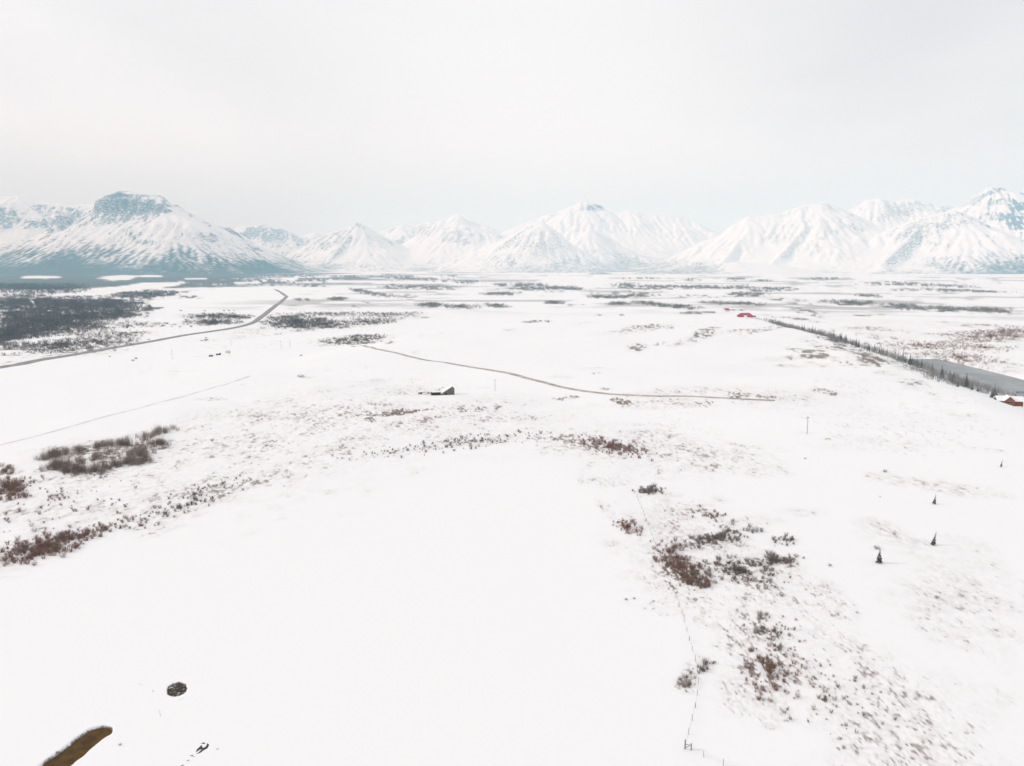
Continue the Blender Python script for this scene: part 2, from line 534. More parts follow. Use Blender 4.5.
# ------------------------------------------------------------------ cover of the ground, patch by patch
# (px, py, half width px, half height px, tilt deg, amount, red, dark): where the photo shows it, turned into metres on the ground
PATCH = [
    # between the white field and the highway plain, left
    (110, 498, 130, 34, 12, .40, .1, .0), (60, 478, 60, 12, 10, .35, .1, 0), (215, 462, 90, 26, 12, .40, .15, 0), (300, 432, 85, 30, 10, .40, .2, 0),
    (330, 405, 90, 22, 5, .33, .25, 0), (405, 392, 55, 10, 4, .30, .2, 0), (430, 420, 80, 22, 6, .33, .3, 0),
    (395, 413, 40, 3.2, 5, 1.0, .5, .25), (395, 421, 44, 7, 3, .5, .5, 0), (371, 420, 9, 5, 0, .8, .5, .2), (398, 424, 38, 4, 3, .5, .3, 0), (432, 417, 12, 4, 0, .7, .4, 0),
    (470, 409, 22, 5, 4, .6, .5, 0), (498, 406, 10, 3, 0, .7, .1, .2), (370, 383, 26, 3, 8, .5, 0, 0), (307, 377, 9, 2.5, 0, .7, 0, 0),
    (510, 402, 60, 12, 0, .38, .3, 0), (545, 418, 60, 14, 0, .36, .35, 0),
    (95, 455, 70, 18, 10, .62, .45, .1), (85, 459, 50, 9, 12, .78, .45, .1), (145, 447, 26, 9, 10, .75, .4, .1), (150, 440, 40, 12, 8, .5, .3, .2), (212, 399, 16, 2, 0, .55, 0, 0),
    (40, 549, 60, 12, 14, .75, .7, .1), (110, 528, 50, 8, 14, .55, .6, .1), (10, 490, 24, 12, 10, .75, .8, .1), (4, 470, 12, 6, 0, .7, .5, .2),
    (20, 562, 40, 12, 14, .55, .3, .0), (180, 508, 70, 8, 17, .5, .2, .1), (260, 480, 60, 5, 14, .5, .2, .1), (340, 460, 60, 5, 8, .5, .3, .1),
    (410, 450, 60, 6, 7, .55, .3, .1), (480, 441, 60, 7, 6, .62, .4, .1), (545, 437, 40, 6, 2, .55, .5, .1), (205, 490, 40, 5, 14, .5, .1, .1),
    (300, 432, 170, 40, 8, .44, .25, 0), (100, 484, 140, 40, 12, .44, .15, 0), (480, 428, 110, 22, 4, .42, .35, 0),
    # centre to right
    (700, 545, 100, 50, -28, .45, .35, .05), (780, 645, 90, 60, -35, .45, .2, .05), (890, 710, 110, 60, -32, .38, .15, 0), (650, 450, 110, 22, -5, .40, .35, 0), (720, 395, 100, 9, 0, .40, .3, 0), (960, 590, 80, 50, -15, .34, .15, 0),
    (612, 447, 30, 8, -12, .85, .5, .1), (585, 442, 24, 5, 0, .6, .5, .1), (622, 455, 18, 4, 0, .6, .5, .1), (600, 430, 45, 10, 0, .35, .4, 0),
    (650, 491, 17, 3, 4, .8, .1, .4), (672, 496, 14, 4, 0, .5, 0, .2), (640, 470, 60, 10, 0, .34, .2, 0), (700, 462, 36, 12, 0, .40, .1, 0), (612, 480, 30, 8, 10, .4, .1, 0),
    (592, 465, 14, 3, 30, .55, 0, .1), (581, 478, 3, 9, 0, .5, 0, .1), (606, 508, 16, 6, -45, .5, .4, .1), (628, 527, 15, 7, -20, .95, .8, .1),
    (650, 546, 28, 9, -40, .6, .6, .1), (680, 568, 28, 14, -35, .95, .65, .2), (697, 580, 18, 9, -10, .8, .5, .2), (672, 585, 14, 6, -60, .75, .8, .1),
    (712, 540, 26, 8, 12, .75, .2, .3), (735, 538, 20, 7, 6, .6, .15, .2), (714, 518, 26, 9, -25, .55, .25, .1), (748, 540, 12, 5, 0, .6, .2, .3), (786, 541, 14, 5, 0, .6, .1, .3),
    (735, 572, 34, 12, -10, .72, .35, .25), (768, 562, 28, 6, 5, .75, .2, .3), (790, 563, 10, 5, 0, .7, .2, .3), (760, 585, 26, 8, -10, .5, .2, .1),
    (720, 590, 40, 10, -20, .5, .2, .1), (756, 610, 26, 14, -40, .5, .2, .1), (772, 632, 28, 16, -30, .62, .15, .2), (790, 655, 40, 22, -30, .5, .1, .1),
    (770, 672, 26, 18, -20, .75, .5, .2), (820, 690, 60, 26, -28, .46, .1, .1), (840, 720, 55, 26, -35, .44, .1, .1), (870, 750, 50, 22, -35, .42, .1, .1),
    (800, 700, 50, 30, -10, .38, .1, .1), (930, 755, 50, 22, -35, .36, .2, 0), (890, 700, 50, 14, -40, .36, .2, 0), (860, 650, 50, 10, -35, .36, .1, 0),
    (700, 660, 20, 8, 30, .4, .1, .1), (688, 684, 14, 9, 0, .6, .2, .3), (704, 668, 14, 4, 25, .7, .1, .4),
    (885, 532, 34, 12, -12, .44, .2, 0), (920, 542, 30, 4, -8, .38, .1, 0), (972, 560, 42, 18, -20, .42, .1, 0), (990, 600, 40, 24, -10, .36, .1, 0),
    (820, 590, 40, 14, -30, .38, .1, .1), (830, 610, 30, 10, -20, .4, .1, .1), (990, 640, 40, 24, 0, .33, .1, 0), (960, 700, 60, 30, -20, .3, .1, 0),
    (895, 480, 30, 6, -10, .34, 0, 0), (950, 488, 60, 7, -8, .33, 0, 0), (880, 445, 60, 7, 0, .3, 0, 0), (832, 438, 16, 3.5, 0, .65, 0, .1), (865, 440, 16, 3, -5, .45, 0, 0),
    (808, 433, 12, 1.5, 0, .4, 0, 0), (985, 450, 25, 2, -5, .4, 0, 0), (885, 428, 15, 2, 0, .35, 0, 0), (760, 470, 40, 8, 0, .3, 0, 0), (755, 520, 40, 6, 0, .3, 0, 0), (800, 512, 30, 4, 0, .4, 0, 0),
    # along the gravel track and the brow
    (621, 401, 13, 3.5, -8, 1.0, .7, .1), (560, 399, 12, 2, -5, .8, .3, .2), (573, 397, 9, 2, 0, .8, 0, .3), (705, 402, 14, 2.5, 0, .8, .1, .1), (738, 394, 22, 5, 3, .7, .65, .1),
    (735, 397, 10, 2, 0, .9, .3, .3), (690, 399, 12, 2, 0, .7, .6, .1), (700, 391, 40, 4, 3, .45, .2, 0), (606, 389, 8, 1.5, 0, .6, 0, 0), (665, 390, 10, 1.5, 0, .7, .2, .1), (660, 404, 70, 4, 0, .4, .3, 0),
    (825, 392, 17, 3.5, -12, .8, 0, .05), (845, 395, 20, 3, -15, .45, 0, 0), (758, 397, 22, 3, 0, .65, 0, 0), (790, 399, 18, 2, 0, .45, 0, 0),
    (808, 352, 24, 5, -12, .85, 0, .1), (830, 358, 28, 4, -15, .6, 0, .05), (848, 363, 12, 2.5, -5, .8, 0, .1), (870, 364, 18, 3, -5, .75, 0, .1), (905, 368, 24, 3, -5, .65, 0, .1),
    (855, 350, 30, 6, -20, .6, .1, 0), (880, 360, 36, 6, -14, .55, .1, 0), (780, 360, 28, 3, 3, .55, .1, 0), (790, 366, 24, 1.8, 0, .4, .1, 0), (765, 329, 24, 2, 4, .65, .1, 0), (820, 345, 20, 4, -15, .5, .1, .1),
    (703, 334, 20, 5, 20, .8, .1, .15), (690, 341, 26, 4, 12, .65, .1, .1), (638, 348, 11, 4, 5, .85, .1, .2), (660, 344, 10, 1.5, 15, .6, 0, .1), (735, 330, 20, 2, 10, .5, 0, 0),
    (635, 330, 34, 3.5, 5, .6, .2, 0), (645, 326, 22, 1.5, 5, .6, .1, .2), (540, 322, 18, 2, 0, .85, .2, .2), (510, 330, 8, 1.5, 0, .5, 0, 0), (570, 305, 12, 1, 0, .5, 0, .2), (588, 322, 18, 1.5, 5, .5, .1, 0),
    (355, 341, 36, 4.5, 0, .85, .1, .3), (368, 337, 24, 2.5, 0, .8, 0, .4), (388, 342, 10, 2, 0, .8, 0, .4), (330, 345, 14, 2, 8, .5, 0, .2),
    (560, 377, 14, 1.5, 0, .35, 0, 0), (590, 368, 20, 3, 0, .35, 0, 0), (596, 373, 6, 1, 0, .8, 0, .1), (484, 388, 8, 1, 0, .5, 0, 0), (250, 415, 40, 8, 0, .3, .1, 0),
    # plain beside the highway
    (60, 345, 90, 9, 4, .85, .2, .5), (70, 352, 60, 5, 4, .6, .2, .5), (120, 334, 36, 3, 4, .85, .4, .3), (110, 341, 50, 4, 2, .5, .6, .1), (140, 325, 40, 3, 0, .7, .1, .5),
    (212, 316, 26, 3, 2, .95, .1, .7), (236, 317, 20, 2.5, 0, .95, .1, .6), (196, 316, 20, 2, 0, .8, .1, .6), (215, 323, 34, 3, 0, 1, .1, .7), (188, 323, 12, 2.5, 0, .9, .1, .6),
    (245, 333, 30, 5, 5, .4, .5, 0), (205, 340, 12, 1.5, 0, .7, .2, .2), (275, 334, 14, 1.5, 5, .7, .1, .4), (60, 356, 30, 2, 5, .7, .3, .2), (15, 363, 16, 2, 4, .5, .3, .1),
    (298, 322, 36, 7, 0, 1, .1, .8), (322, 325, 34, 5, 2, .95, .1, .7), (285, 318, 22, 4, 0, .95, .1, .7), (365, 322, 40, 4, 3, .9, .1, .6), (335, 314, 60, 2.2, 0, .8, .2, .4), (390, 315, 44, 2.5, 2, .75, .2, .4),
    (405, 318, 40, 2, 4, .6, .2, .3), (300, 331, 24, 2, 5, .6, .1, .3), (303, 299, 10, 1.6, 0, .95, 0, .4), (338, 299, 11, 1.6, 0, .95, 0, .4), (300, 306, 30, 1, 0, .35, .2, 0), (320, 309, 40, 1.2, 0, .4, .3, 0),
    (360, 291, 12, 2, -10, .95, 0, .7), (375, 294, 24, 2.5, -8, .95, 0, .6), (400, 287, 24, 3, 0, 1, 0, .8), (435, 287, 26, 3.2, 0, .95, 0, .6), (395, 296, 30, 2, 0, .7, .1, .3), (365, 303, 10, 1.5, 0, .6, .1, .3),
    (430, 305, 18, 1.6, 0, .9, .1, .3), (462, 307, 22, 2, 0, .95, .1, .3), (495, 306, 14, 2.5, -4, 1, .1, .4), (410, 308, 30, 1.5, 0, .5, .2, .1), (355, 307, 16, 1.5, 0, .7, 0, .3), (420, 300, 60, 1.5, 0, .4, .2, .1),
    (500, 294, 22, 2, 2, .95, 0, .5), (545, 288, 40, 3.2, 0, 1, 0, .8), (520, 285, 30, 2.5, 0, .9, 0, .7), (575, 289, 12, 1.2, 0, .9, 0, .7), (505, 295, 20, 1.5, 0, .8, 0, .4), (470, 282, 30, 1.5, 0, .8, 0, .7),
    (420, 279, 30, 2, 0, .9, 0, .8), (395, 276, 18, 2, 0, .95, 0, .9), (450, 280, 20, 1.2, 0, .8, 0, .8), (350, 276, 60, 1.2, 0, .8, 0, .9), (330, 279, 30, 1.4, 0, .8, 0, .7), (310, 286, 24, 1.2, 0, .8, 0, .6), (450, 276, 14, 1.5, 0, .8, 0, .6),
    (555, 303, 10, 1.2, 0, .95, .1, .3), (540, 295, 8, 1, 0, .8, .1, .3), (600, 315, 6, .8, 0, .7, .1, .3), (622, 315, 3, 1, 0, .8, 0, .3), (600, 297, 14, 1.4, 0, .9, 0, .5), (618, 304, 12, 1.4, 0, .95, 0, .5),
    (625, 285, 20, 2.5, 0, .95, 0, .6), (650, 287, 36, 3, 0, .9, 0, .5), (690, 287, 36, 2.2, 0, .85, 0, .5), (730, 288, 40, 2.5, 0, .9, 0, .6), (640, 294, 50, 2, -2, .75, 0, .4), (620, 297, 28, 1.6, 0, .9, 0, .5),
    (650, 304, 20, 1.8, -5, .95, 0, .5), (680, 307, 26, 1.8, -4, .95, 0, .5), (700, 296, 40, 2.2, -2, .7, 0, .4), (745, 294, 22, 2.4, 0, .95, 0, .7), (770, 289, 30, 3, 0, 1, 0, .7), (740, 304, 30, 1.6, -3, .9, 0, .5), (705, 302, 30, 1.6, -3, .7, 0, .4),
    (690, 313, 14, 1.4, 0, .95, 0, .5), (705, 312, 12, 1, 0, .95, 0, .5), (730, 310, 22, .9, 0, .8, 0, .5), (640, 278, 30, 1.2, 0, .8, 0, .7), (600, 274, 14, 1.2, 0, .9, 0, .7), (690, 279, 20, 1.2, 0, .7, 0, .6), (735, 279, 14, 1.3, 0, .9, 0, .8),
    # right-hand valley floor
    (762, 281, 14, 1.2, 0, .9, 0, .8), (820, 279, 22, 1.4, 0, .95, 0, .8), (905, 284, 40, 2.4, -2, 1, 0, .8), (950, 286, 28, 1.2, -2, .9, 0, .7), (960, 291, 60, 1.4, -2, .9, 0, .6), (900, 290, 40, 1, -2, .7, 0, .4),
    (868, 296, 17, 1.4, -2, .95, 0, .6), (850, 303, 34, 2.4, -3, .95, 0, .6), (905, 307, 26, 3, -3, 1, 0, .7), (945, 309, 20, 2.4, -3, 1, 0, .7), (985, 310, 28, 2.4, -2, 1, 0, .6), (780, 299, 30, 2, -2, .8, 0, .5), (810, 305, 34, 1.5, -4, .7, .1, .3),
    (800, 310, 24, 3, -15, .8, 0, .5), (870, 315, 18, 1.2, 3, .8, .1, .4), (840, 313, 26, 4, 0, .4, .2, 0), (1000, 314, 30, 3, 0, .6, .2, .2), (920, 323, 100, 3, -2, .5, .3, .05), (880, 330, 40, 4, -3, .5, .3, .05), (950, 334, 60, 3, 4, .55, .4, .1),
    (990, 336, 40, 8, 4, .72, .65, .1), (1010, 333, 30, 9, 0, .65, .6, .1), (930, 345, 60, 5, 0, .55, .6, .05), (985, 348, 50, 5, 0, .5, .6, .05), (890, 338, 30, 3, 0, .5, .4, .1), (960, 358, 50, 6, -5, .5, .5, .05), (1000, 366, 40, 6, -8, .42, .5, 0), (920, 285, 100, 6, 0, .25, .1, .1),
    (830, 340, 50, 4, -22, .8, .1, .5), (880, 352, 40, 5, -20, .8, .1, .5), (930, 368, 36, 6, -22, .8, .15, .4), (970, 382, 30, 5, -20, .7, .15, .3), (790, 318, 34, 2, -6, .8, 0, .6),
    # foot of the mountains
    (920, 271, 60, 1.8, 0, .95, 0, 1), (1000, 270, 40, 2.2, 0, .9, 0, 1), (870, 272, 30, 1.4, 0, .7, 0, 1),
    # wooded rise on the left and the dark belt under the left range
    (20, 287, 70, 4, 0, 1, .1, 1), (20, 303, 60, 12, 0, 1, .15, 1), (70, 305, 60, 11, 0, 1, .1, 1), (110, 306, 40, 8, 0, 1, .1, 1), (40, 322, 70, 11, 0, 1, .15, 1), (10, 335, 40, 10, 5, 1, .15, 1), (85, 318, 55, 6, 6, .95, .1, 1), (145, 294, 34, 3.5, 2, 1, .1, 1), (130, 298, 40, 5, 3, 1, .1, 1),
    (150, 309, 16, 1.5, 8, .9, .1, .8), (30, 289, 60, 4, 0, 1, .1, 1), (20, 281, 60, 4, 0, 1, 0, 1), (70, 283, 40, 2.2, 0, 1, 0, 1), (30, 273, 80, 2.6, 0, 1, 0, 1), (110, 272, 90, 2.2, 0, 1, 0, 1), (200, 272, 80, 2.6, 0, 1, 0, 1), (180, 280, 80, 3.2, 0, 1, 0, 1), (245, 281, 60, 2.6, 0, 1, 0, 1), (270, 275, 60, 2.4, 0, 1, 0, 1), (205, 285, 30, 1.8, 0, .9, 0, .9), (250, 285, 40, 1.5, 0, .8, 0, .9), (300, 281, 40, 1.2, 0, .8, 0, .8),
    (187, 297, 12, 2.2, 0, .95, .1, .7), (178, 292, 12, 1.8, 0, .8, 0, .7), (195, 298, 8, 1.2, 0, .8, .1, .6),
]
OPEN = [  # clearings that stay white
    (120, 277.5, 24, 2.6, 2), (150, 276, 14, 1.4, 0), (40, 277, 20, 1.5, 0), (195, 278.5, 12, .9, 0), (222, 277.6, 9, .8, 0), (290, 278.6, 9, 1.4, 0), (150, 285.5, 40, 3.0, 4), (110, 288.5, 20, 1.4, 3), (250, 283, 18, .6, 0),
    (30, 341, 30, 2, 3), (60, 338, 30, 1.6, 3), (12, 352, 16, 2, 0), (76, 321, 5, 1.5, 0), (32, 302, 4, 2, -30),
]


def frame_of(px, py, rx, ry, rot):
    c = np.array(ground_at(px, py)[:2])
    t = R(rot)
    ax = (rx * math.cos(t), -rx * math.sin(t)); ay = (ry * math.sin(t), ry * math.cos(t))

    def diff(a):
        p = np.array(ground_at(px + a[0], py + a[1])[:2]); q = np.array(ground_at(px - a[0], py - a[1])[:2])
        e1, e2 = p - c, c - q
        n1, n2 = np.linalg.norm(e1), np.linalg.norm(e2)
        if max(n1, n2) > 2.5 * min(n1, n2):     # the ray slips over a brow: keep the nearer side
            return e1 if n1 < n2 else e2
        return (e1 + e2) / 2
    A = np.stack([diff(ax), diff(ay)], 1)
    det = A[0, 0] * A[1, 1] - A[0, 1] * A[1, 0]
    if abs(det) < 1e-6: A = A + np.eye(2)
    return c, A


FR = [frame_of(*p[:5]) for p in PATCH]
FO = [frame_of(*p[:5]) for p in OPEN]


def cover(x, y):
    """amount of plants, redness and darkness of the ground cover at x, y"""
    veg = np.zeros(x.shape); red = np.zeros(x.shape); dark = np.zeros(x.shape); wt = np.zeros(x.shape)
    d = np.hypot(x, y)
    sc = np.clip(d / 22.0, 6, 160)                      # feature size grows with distance, as the patches do
    wob = 0
    for lo_, hi_, lam in ((0, 350, 9.0), (350, 900, 22.0), (900, 2500, 60.0), (2500, 99999, 170.0)):
        m = (d >= lo_) & (d < hi_)
        if m.any():
            if np.isscalar(wob): wob = np.zeros(x.shape)
            wob[m] = fbm(x[m] / lam, y[m] / lam, 40, 4, .6) - .5
    for (c, A), p in zip(FR, PATCH):
        ex = (np.abs(A[0]).sum()) * 1.7 + 1; ey = (np.abs(A[1]).sum()) * 1.7 + 1
        m = (np.abs(x - c[0]) < ex) & (np.abs(y - c[1]) < ey)
        if not m.any(): continue
        I = np.linalg.inv(A)
        dx, dy = x[m] - c[0], y[m] - c[1]
        r = np.hypot(I[0, 0] * dx + I[0, 1] * dy, I[1, 0] * dx + I[1, 1] * dy) + 1.1 * wob[m]
        v = p[5] * sstep(1.35, 0.55, r)
        veg[m] = np.maximum(veg[m], v)
        red[m] += p[6] * v; dark[m] += p[7] * v; wt[m] += v
    for (c, A), p in zip(FO, OPEN):
        ex = (np.abs(A[0]).sum()) * 1.5 + 1; ey = (np.abs(A[1]).sum()) * 1.5 + 1
        m = (np.abs(x - c[0]) < ex) & (np.abs(y - c[1]) < ey)
        if not m.any(): continue
        I = np.linalg.inv(A)
        dx, dy = x[m] - c[0], y[m] - c[1]
        r = np.hypot(I[0, 0] * dx + I[0, 1] * dy, I[1, 0] * dx + I[1, 1] * dy) + 0.9 * wob[m]
        veg[m] *= sstep(0.7, 1.05, r)
    wt = np.maximum(wt, 1e-6)
    return veg, red / wt, dark / wt, wob


# ------------------------------------------------------------------ ground sheet: fine towards what the photo shows, coarse behind
th_f = np.arange(-41.5, 41.51, 0.062)
th = np.concatenate([np.linspace(-180, -44, 46)[:-1], np.linspace(-44, -41.5, 8)[:-1], th_f, np.linspace(41.5, 44, 8)[1:], np.linspace(44, 180, 46)[1:-1]])
dep = np.concatenate([np.linspace(80, 38, 14)[:-1], np.degrees(np.arctan(np.arange(0.78, 0.0105, -1.0 / 860)))])
rad = (100.0 / np.tan(np.radians(dep)))
rad = np.concatenate([rad, np.geomspace(rad[-1] * 1.01, 30000, 46)])
TT, RR = np.meshgrid(np.radians(th), rad)
GX, GY = (np.sin(TT) * RR), (np.cos(TT) * RR)
GZ = terrain(GX, GY)
nr, nc = GX.shape
V = np.stack([GX.ravel(), GY.ravel(), GZ.ravel()], 1)
ii = np.arange(nr * nc).reshape(nr, nc)
nxt = np.roll(ii, -1, 1)
F = np.stack([ii[:-1], ii[1:], nxt[1:], nxt[:-1]], -1).reshape(-1, 4)
V = np.vstack([V, [[0, 0, float(terrain(0.0, 0.0))]]])
tip = len(V) - 1
ground = big_mesh('ground', V, F[:, ::-1], M['ground'])
# plug under the drone
plug = [(tip, int(nxt[0, k]), int(ii[0, k])) for k in range(nc)]
import bmesh
bm = bmesh.new(); bm.from_mesh(ground.data); bm.verts.ensure_lookup_table()
for f in plug:
    q = bm.faces.new([bm.verts[i] for i in f][::-1]); q.smooth = True
bm.normal_update()
bm.to_mesh(ground.data); bm.free()
veg, red, dark, wob = cover(V[:, 0], V[:, 1])
X_, Y_ = V[:, 0], V[:, 1]
dd = np.hypot(X_, Y_)
# tufts and bare spots: finer near, coarser far
def speck(lam, seed):
    v = 0
    for o, (l, q) in enumerate(((lam, 1.0), (lam * 2.1, .75), (lam * 4.7, .5))):
        v = v + q * (vnoise(X_ / l, Y_ / (l * 2.0), seed + o) - .5)
    return v / .27


a1, a2, a3 = sstep(180, 420, dd), sstep(500, 1000, dd), sstep(1200, 2600, dd)
nn = speck(.55, 70) * (1 - a1) + speck(1.1, 75) * a1
nn = nn * (1 - a2) + speck(3.2, 80) * a2
nn = nn * (1 - a3) + speck(14.0, 85) * a3
lamb = np.where(dd < 350, 13.0, np.where(dd < 900, 30.0, 90.0))
pat = sstep(.36, .64, fbm(X_ / lamb, Y_ / (lamb * 1.6), 66, 4, .55))
loose = 1 - sstep(.5, .8, veg)
veg = veg * (1 - loose + loose * (.45 + .75 * pat))
cov = sstep(-.1, 1.75, nn * .80 + (veg - .52) * 2.4) * sstep(.02, .2, veg)
cov *= .62 + .38 * sstep(.35, .85, veg)
# stalks and blown patches on the open plateau
n_mid = fbm(X_ / 120, Y_ / 160, 77, 4)
dust = .30 * sstep(.50, .66, n_mid) * sstep(.2, 1.8, nn) * sstep(280, 420, dd) * (1 - sstep(1600, 2600, dd)) * sstep(-40, 60, X_ * .9 + 60 + np.abs(Y_ - 380) * .8)
cov = np.maximum(cov, dust)
# far valley: streaks of brush
st = fbm(X_ / 420, Y_ / 170, 88, 4, .6)
cov = np.maximum(cov, .55 * sstep(.50, .66, st) * sstep(1700, 2600, dd) * (1 - sstep(9000, 12000, dd)) * sstep(-900, -300, X_ + .12 * Y_))
dark = np.where(dd > 1700, np.maximum(dark, .35), dark)
# the dark forest belt under the left range
bl_ = sstep(0, 700, -1250 - .235 * (Y_ - 4300) - X_ + 900 * wob) * sstep(3900, 4700, Y_ - .10 * X_ + 1100 * wob) * np.where(X_ < 0, 1, 0)
op = np.ones(len(X_))
for (c, A), p in zip(FO, OPEN):
    I = np.linalg.inv(A)
    ddx, ddy = X_ - c[0], Y_ - c[1]
    op *= sstep(.75, 1.1, np.hypot(I[0, 0] * ddx + I[0, 1] * ddy, I[1, 0] * ddx + I[1, 1] * ddy) + .8 * wob)
bl_ *= op
st2 = fbm(X_ / 900, Y_ / 420, 93, 4, .6)
bl2 = sstep(4200, 5600, Y_) * (1 - sstep(11500, 13500, Y_)) * sstep(.44, .60, st2) * (1 - sstep(-.12, .08, X_ / np.maximum(Y_, 1))) * (Y_ > 0) * .85
bl_ = np.maximum(bl_, bl2 * op)
cov = np.maximum(cov, bl_); dark = np.maximum(dark, bl_)
# bare mud on the banks of the open water
dc, _ = seg_dist(X_, Y_, CHANNEL)
dc = dc + 0.9 * (fbm(X_ / 3.0, Y_ / 3.0, 91, 3) - .5)
dp = pond_r(X_, Y_) + 0.45 * (fbm(X_ / 1.2, Y_ / 1.2, 95, 3) - .5)
mud = np.maximum(1 - sstep(2.85, 3.15, dc + .5 * (fbm(X_ / .9, Y_ / .9, 97, 2) - .5)), 1 - sstep(2.2, 2.4, dp)) 
cov = np.maximum(cov, mud); red = np.where(mud > .2, .6, red); dark = np.where(mud > .2, .75, dark)
attr(ground, 'wash', np.clip(1.25 * veg * sstep(-1.9, 1.0, nn), 0, 1) * (1 - bl_))
attr(ground, 'conifer', np.clip(bl_, 0, 1))
attr(ground, 'veg', np.clip(cov, 0, 1)); attr(ground, 'red', np.clip(red, 0, 1)); attr(ground, 'dark', np.clip(dark, 0, 1))
tag(ground, 'snow covered prairie with patches of dry grass showing through', 'ground', kind='structure')

# ------------------------------------------------------------------ mountains
# ridge lines: (distance, [(px, py) along the crest], width of the flank as a multiple of the height)
RIDGES = [
    # far left range with the dark cap
    (13800, [(-190, 226), (-120, 214), (-60, 208), (0, 199), (20, 197), (45, 204), (70, 207), (95, 205)], 2.3),
    (12200, [(97, 212), (104, 205), (118, 200.5), (132, 201), (150, 201.5), (165, 203), (176, 206), (187, 212), (203, 219), (216, 230), (235, 245), (262, 262)], 2.1),
    (12000, [(66, 208), (52, 225), (30, 240), (5, 252)], 1.5),
    (17500, [(215, 236), (238, 225), (250, 226), (264, 223.5), (274, 229), (286, 231), (300, 238), (315, 234), (325, 238)], 2.0),
    (15000, [(300, 252), (315, 240), (335, 233), (350, 227), (358, 222), (366, 226), (378, 235), (395, 246), (410, 258)], 2.0),
    (18500, [(365, 236), (385, 230), (402, 224), (416, 226), (430, 221)], 2.0),
    (15800, [(395, 250), (415, 238), (432, 226), (446, 218), (459, 213.5), (470, 220), (483, 222), (492, 228), (505, 240)], 2.0),
    (13200, [(452, 262), (478, 252), (505, 240), (525, 228), (541, 221), (552, 229)], 1.8),
    (17000, [(500, 236), (520, 224), (545, 215), (560, 212), (573, 206), (586, 204), (600, 206), (606, 212), (630, 209), (646, 212), (660, 213), (676, 213), (690, 216), (702, 228), (712, 238)], 2.4),
    (14500, [(552, 252), (590, 226), (612, 236), (640, 262)], 1.6),
    # right range
    (13200, [(660, 262), (680, 250), (700, 240), (722, 233), (736, 223), (748, 218), (762, 217), (782, 214), (800, 208), (820, 204), (836, 208), (850, 213), (870, 224), (884, 234)], 1.9),
    (15800, [(835, 214), (853, 207), (866, 200), (878, 197), (893, 200), (912, 198), (930, 201), (952, 206), (975, 210)], 2.0),
    (12200, [(835, 258), (855, 246), (880, 232), (905, 221), (930, 212), (955, 206), (975, 214), (995, 228), (1020, 243), (1060, 262)], 1.9),
    (15200, [(962, 210), (975, 203), (985, 192), (991, 187), (1000, 186.5), (1010, 191), (1024, 191), (1050, 202), (1090, 196), (1150, 205), (1230, 214)], 2.0),
    # spurs that run down towards the plain
    (0, [(150, 203, 12200), (138, 232, 11600), (120, 264, 10900)], 1.25), (0, [(187, 213, 12200), (212, 240, 11600), (236, 267, 11000)], 1.25), (0, [(108, 207, 12200), (82, 238, 11600), (50, 264, 10900)], 1.25),
    (0, [(358, 223, 15000), (340, 244, 14300), (322, 267, 13500)], 1.15), (0, [(362, 225, 15000), (384, 247, 14400), (402, 268, 13600)], 1.15),
    (0, [(459, 214, 15800), (442, 240, 15000), (418, 267, 14000)], 1.15), (0, [(466, 217, 15800), (488, 242, 15100), (515, 267, 14300)], 1.15), (0, [(541, 222, 13200), (520, 245, 12700), (505, 267, 12100)], 1.1),
    (0, [(590, 206, 17000), (612, 230, 16200), (640, 258, 15000)], 1.2), (0, [(690, 217, 17000), (676, 242, 16200), (662, 266, 15200)], 1.2), (0, [(645, 212, 17000), (640, 236, 16300), (655, 264, 15200)], 1.2),
    (0, [(818, 205, 13200), (802, 232, 12500), (772, 262, 11600)], 1.2), (0, [(838, 210, 13200), (852, 236, 12600), (860, 264, 11800)], 1.2), (0, [(762, 217, 13200), (742, 240, 12600), (722, 260, 11800)], 1.2),
    (0, [(928, 213, 12200), (906, 238, 11700), (880, 265, 11000)], 1.2), (0, [(958, 207, 12200), (972, 236, 11700), (990, 266, 11000)], 1.2), (0, [(992, 188, 15200), (1012, 218, 14400), (1030, 250, 13500)], 1.2),
    (10800, [(640, 272), (690, 266), (735, 262), (770, 264), (820, 272)], 4.5),
]
mx0, mx1, my0, my1, cell = -13500.0, 14500.0, 8400.0, 22500.0, 32.0
xs = np.arange(mx0, mx1, cell); ys = np.arange(my0, my1, cell)
MX, MY = np.meshgrid(xs, ys)
wx = MX + 330 * (fbm(MX / 1500, MY / 1500, 101, 4) - .5) * 2
wy = MY + 330 * (fbm(MX / 1500, MY / 1500, 111, 4) - .5) * 2
HH = np.full(MX.shape, -300.0)
for D, pts, wm in RIDGES:
    P = [sky_at(q[0], q[1], q[2] if len(q) > 2 else D) for q in pts]
    best = np.full(MX.shape, -300.0)
    for (x0, y0, z0), (x1, y1, z1) in zip(P[:-1], P[1:]):
        dx, dy = x1 - x0, y1 - y0
        t0_ = np.clip(((MX - x0) * dx + (MY - y0) * dy) / (dx * dx + dy * dy), 0, 1)
        wt_ = sstep(60, 900, np.hypot(MX - x0 - t0_ * dx, MY - y0 - t0_ * dy))
        qx, qy = MX + (wx - MX) * wt_, MY + (wy - MY) * wt_
        t = np.clip(((qx - x0) * dx + (qy - y0) * dy) / (dx * dx + dy * dy), 0, 1)
        dist = np.hypot(qx - x0 - t * dx, qy - y0 - t * dy)
        hz = z0 + t * (z1 - z0) + 60
        u_ = np.clip(dist / (wm * hz + 150), 0, 1)
        best = np.maximum(best, hz * ((1 - u_) ** 1.35) - 60)
    HH = np.maximum(HH, best)
env = np.clip((HH + 60) / 900, 0, 1)
rg = ridged(wx / 2300, wy / 2300, 131, 5, .45) - .45
rg2 = ridged(wx / 420, wy / 420, 151, 4, .5) - .45
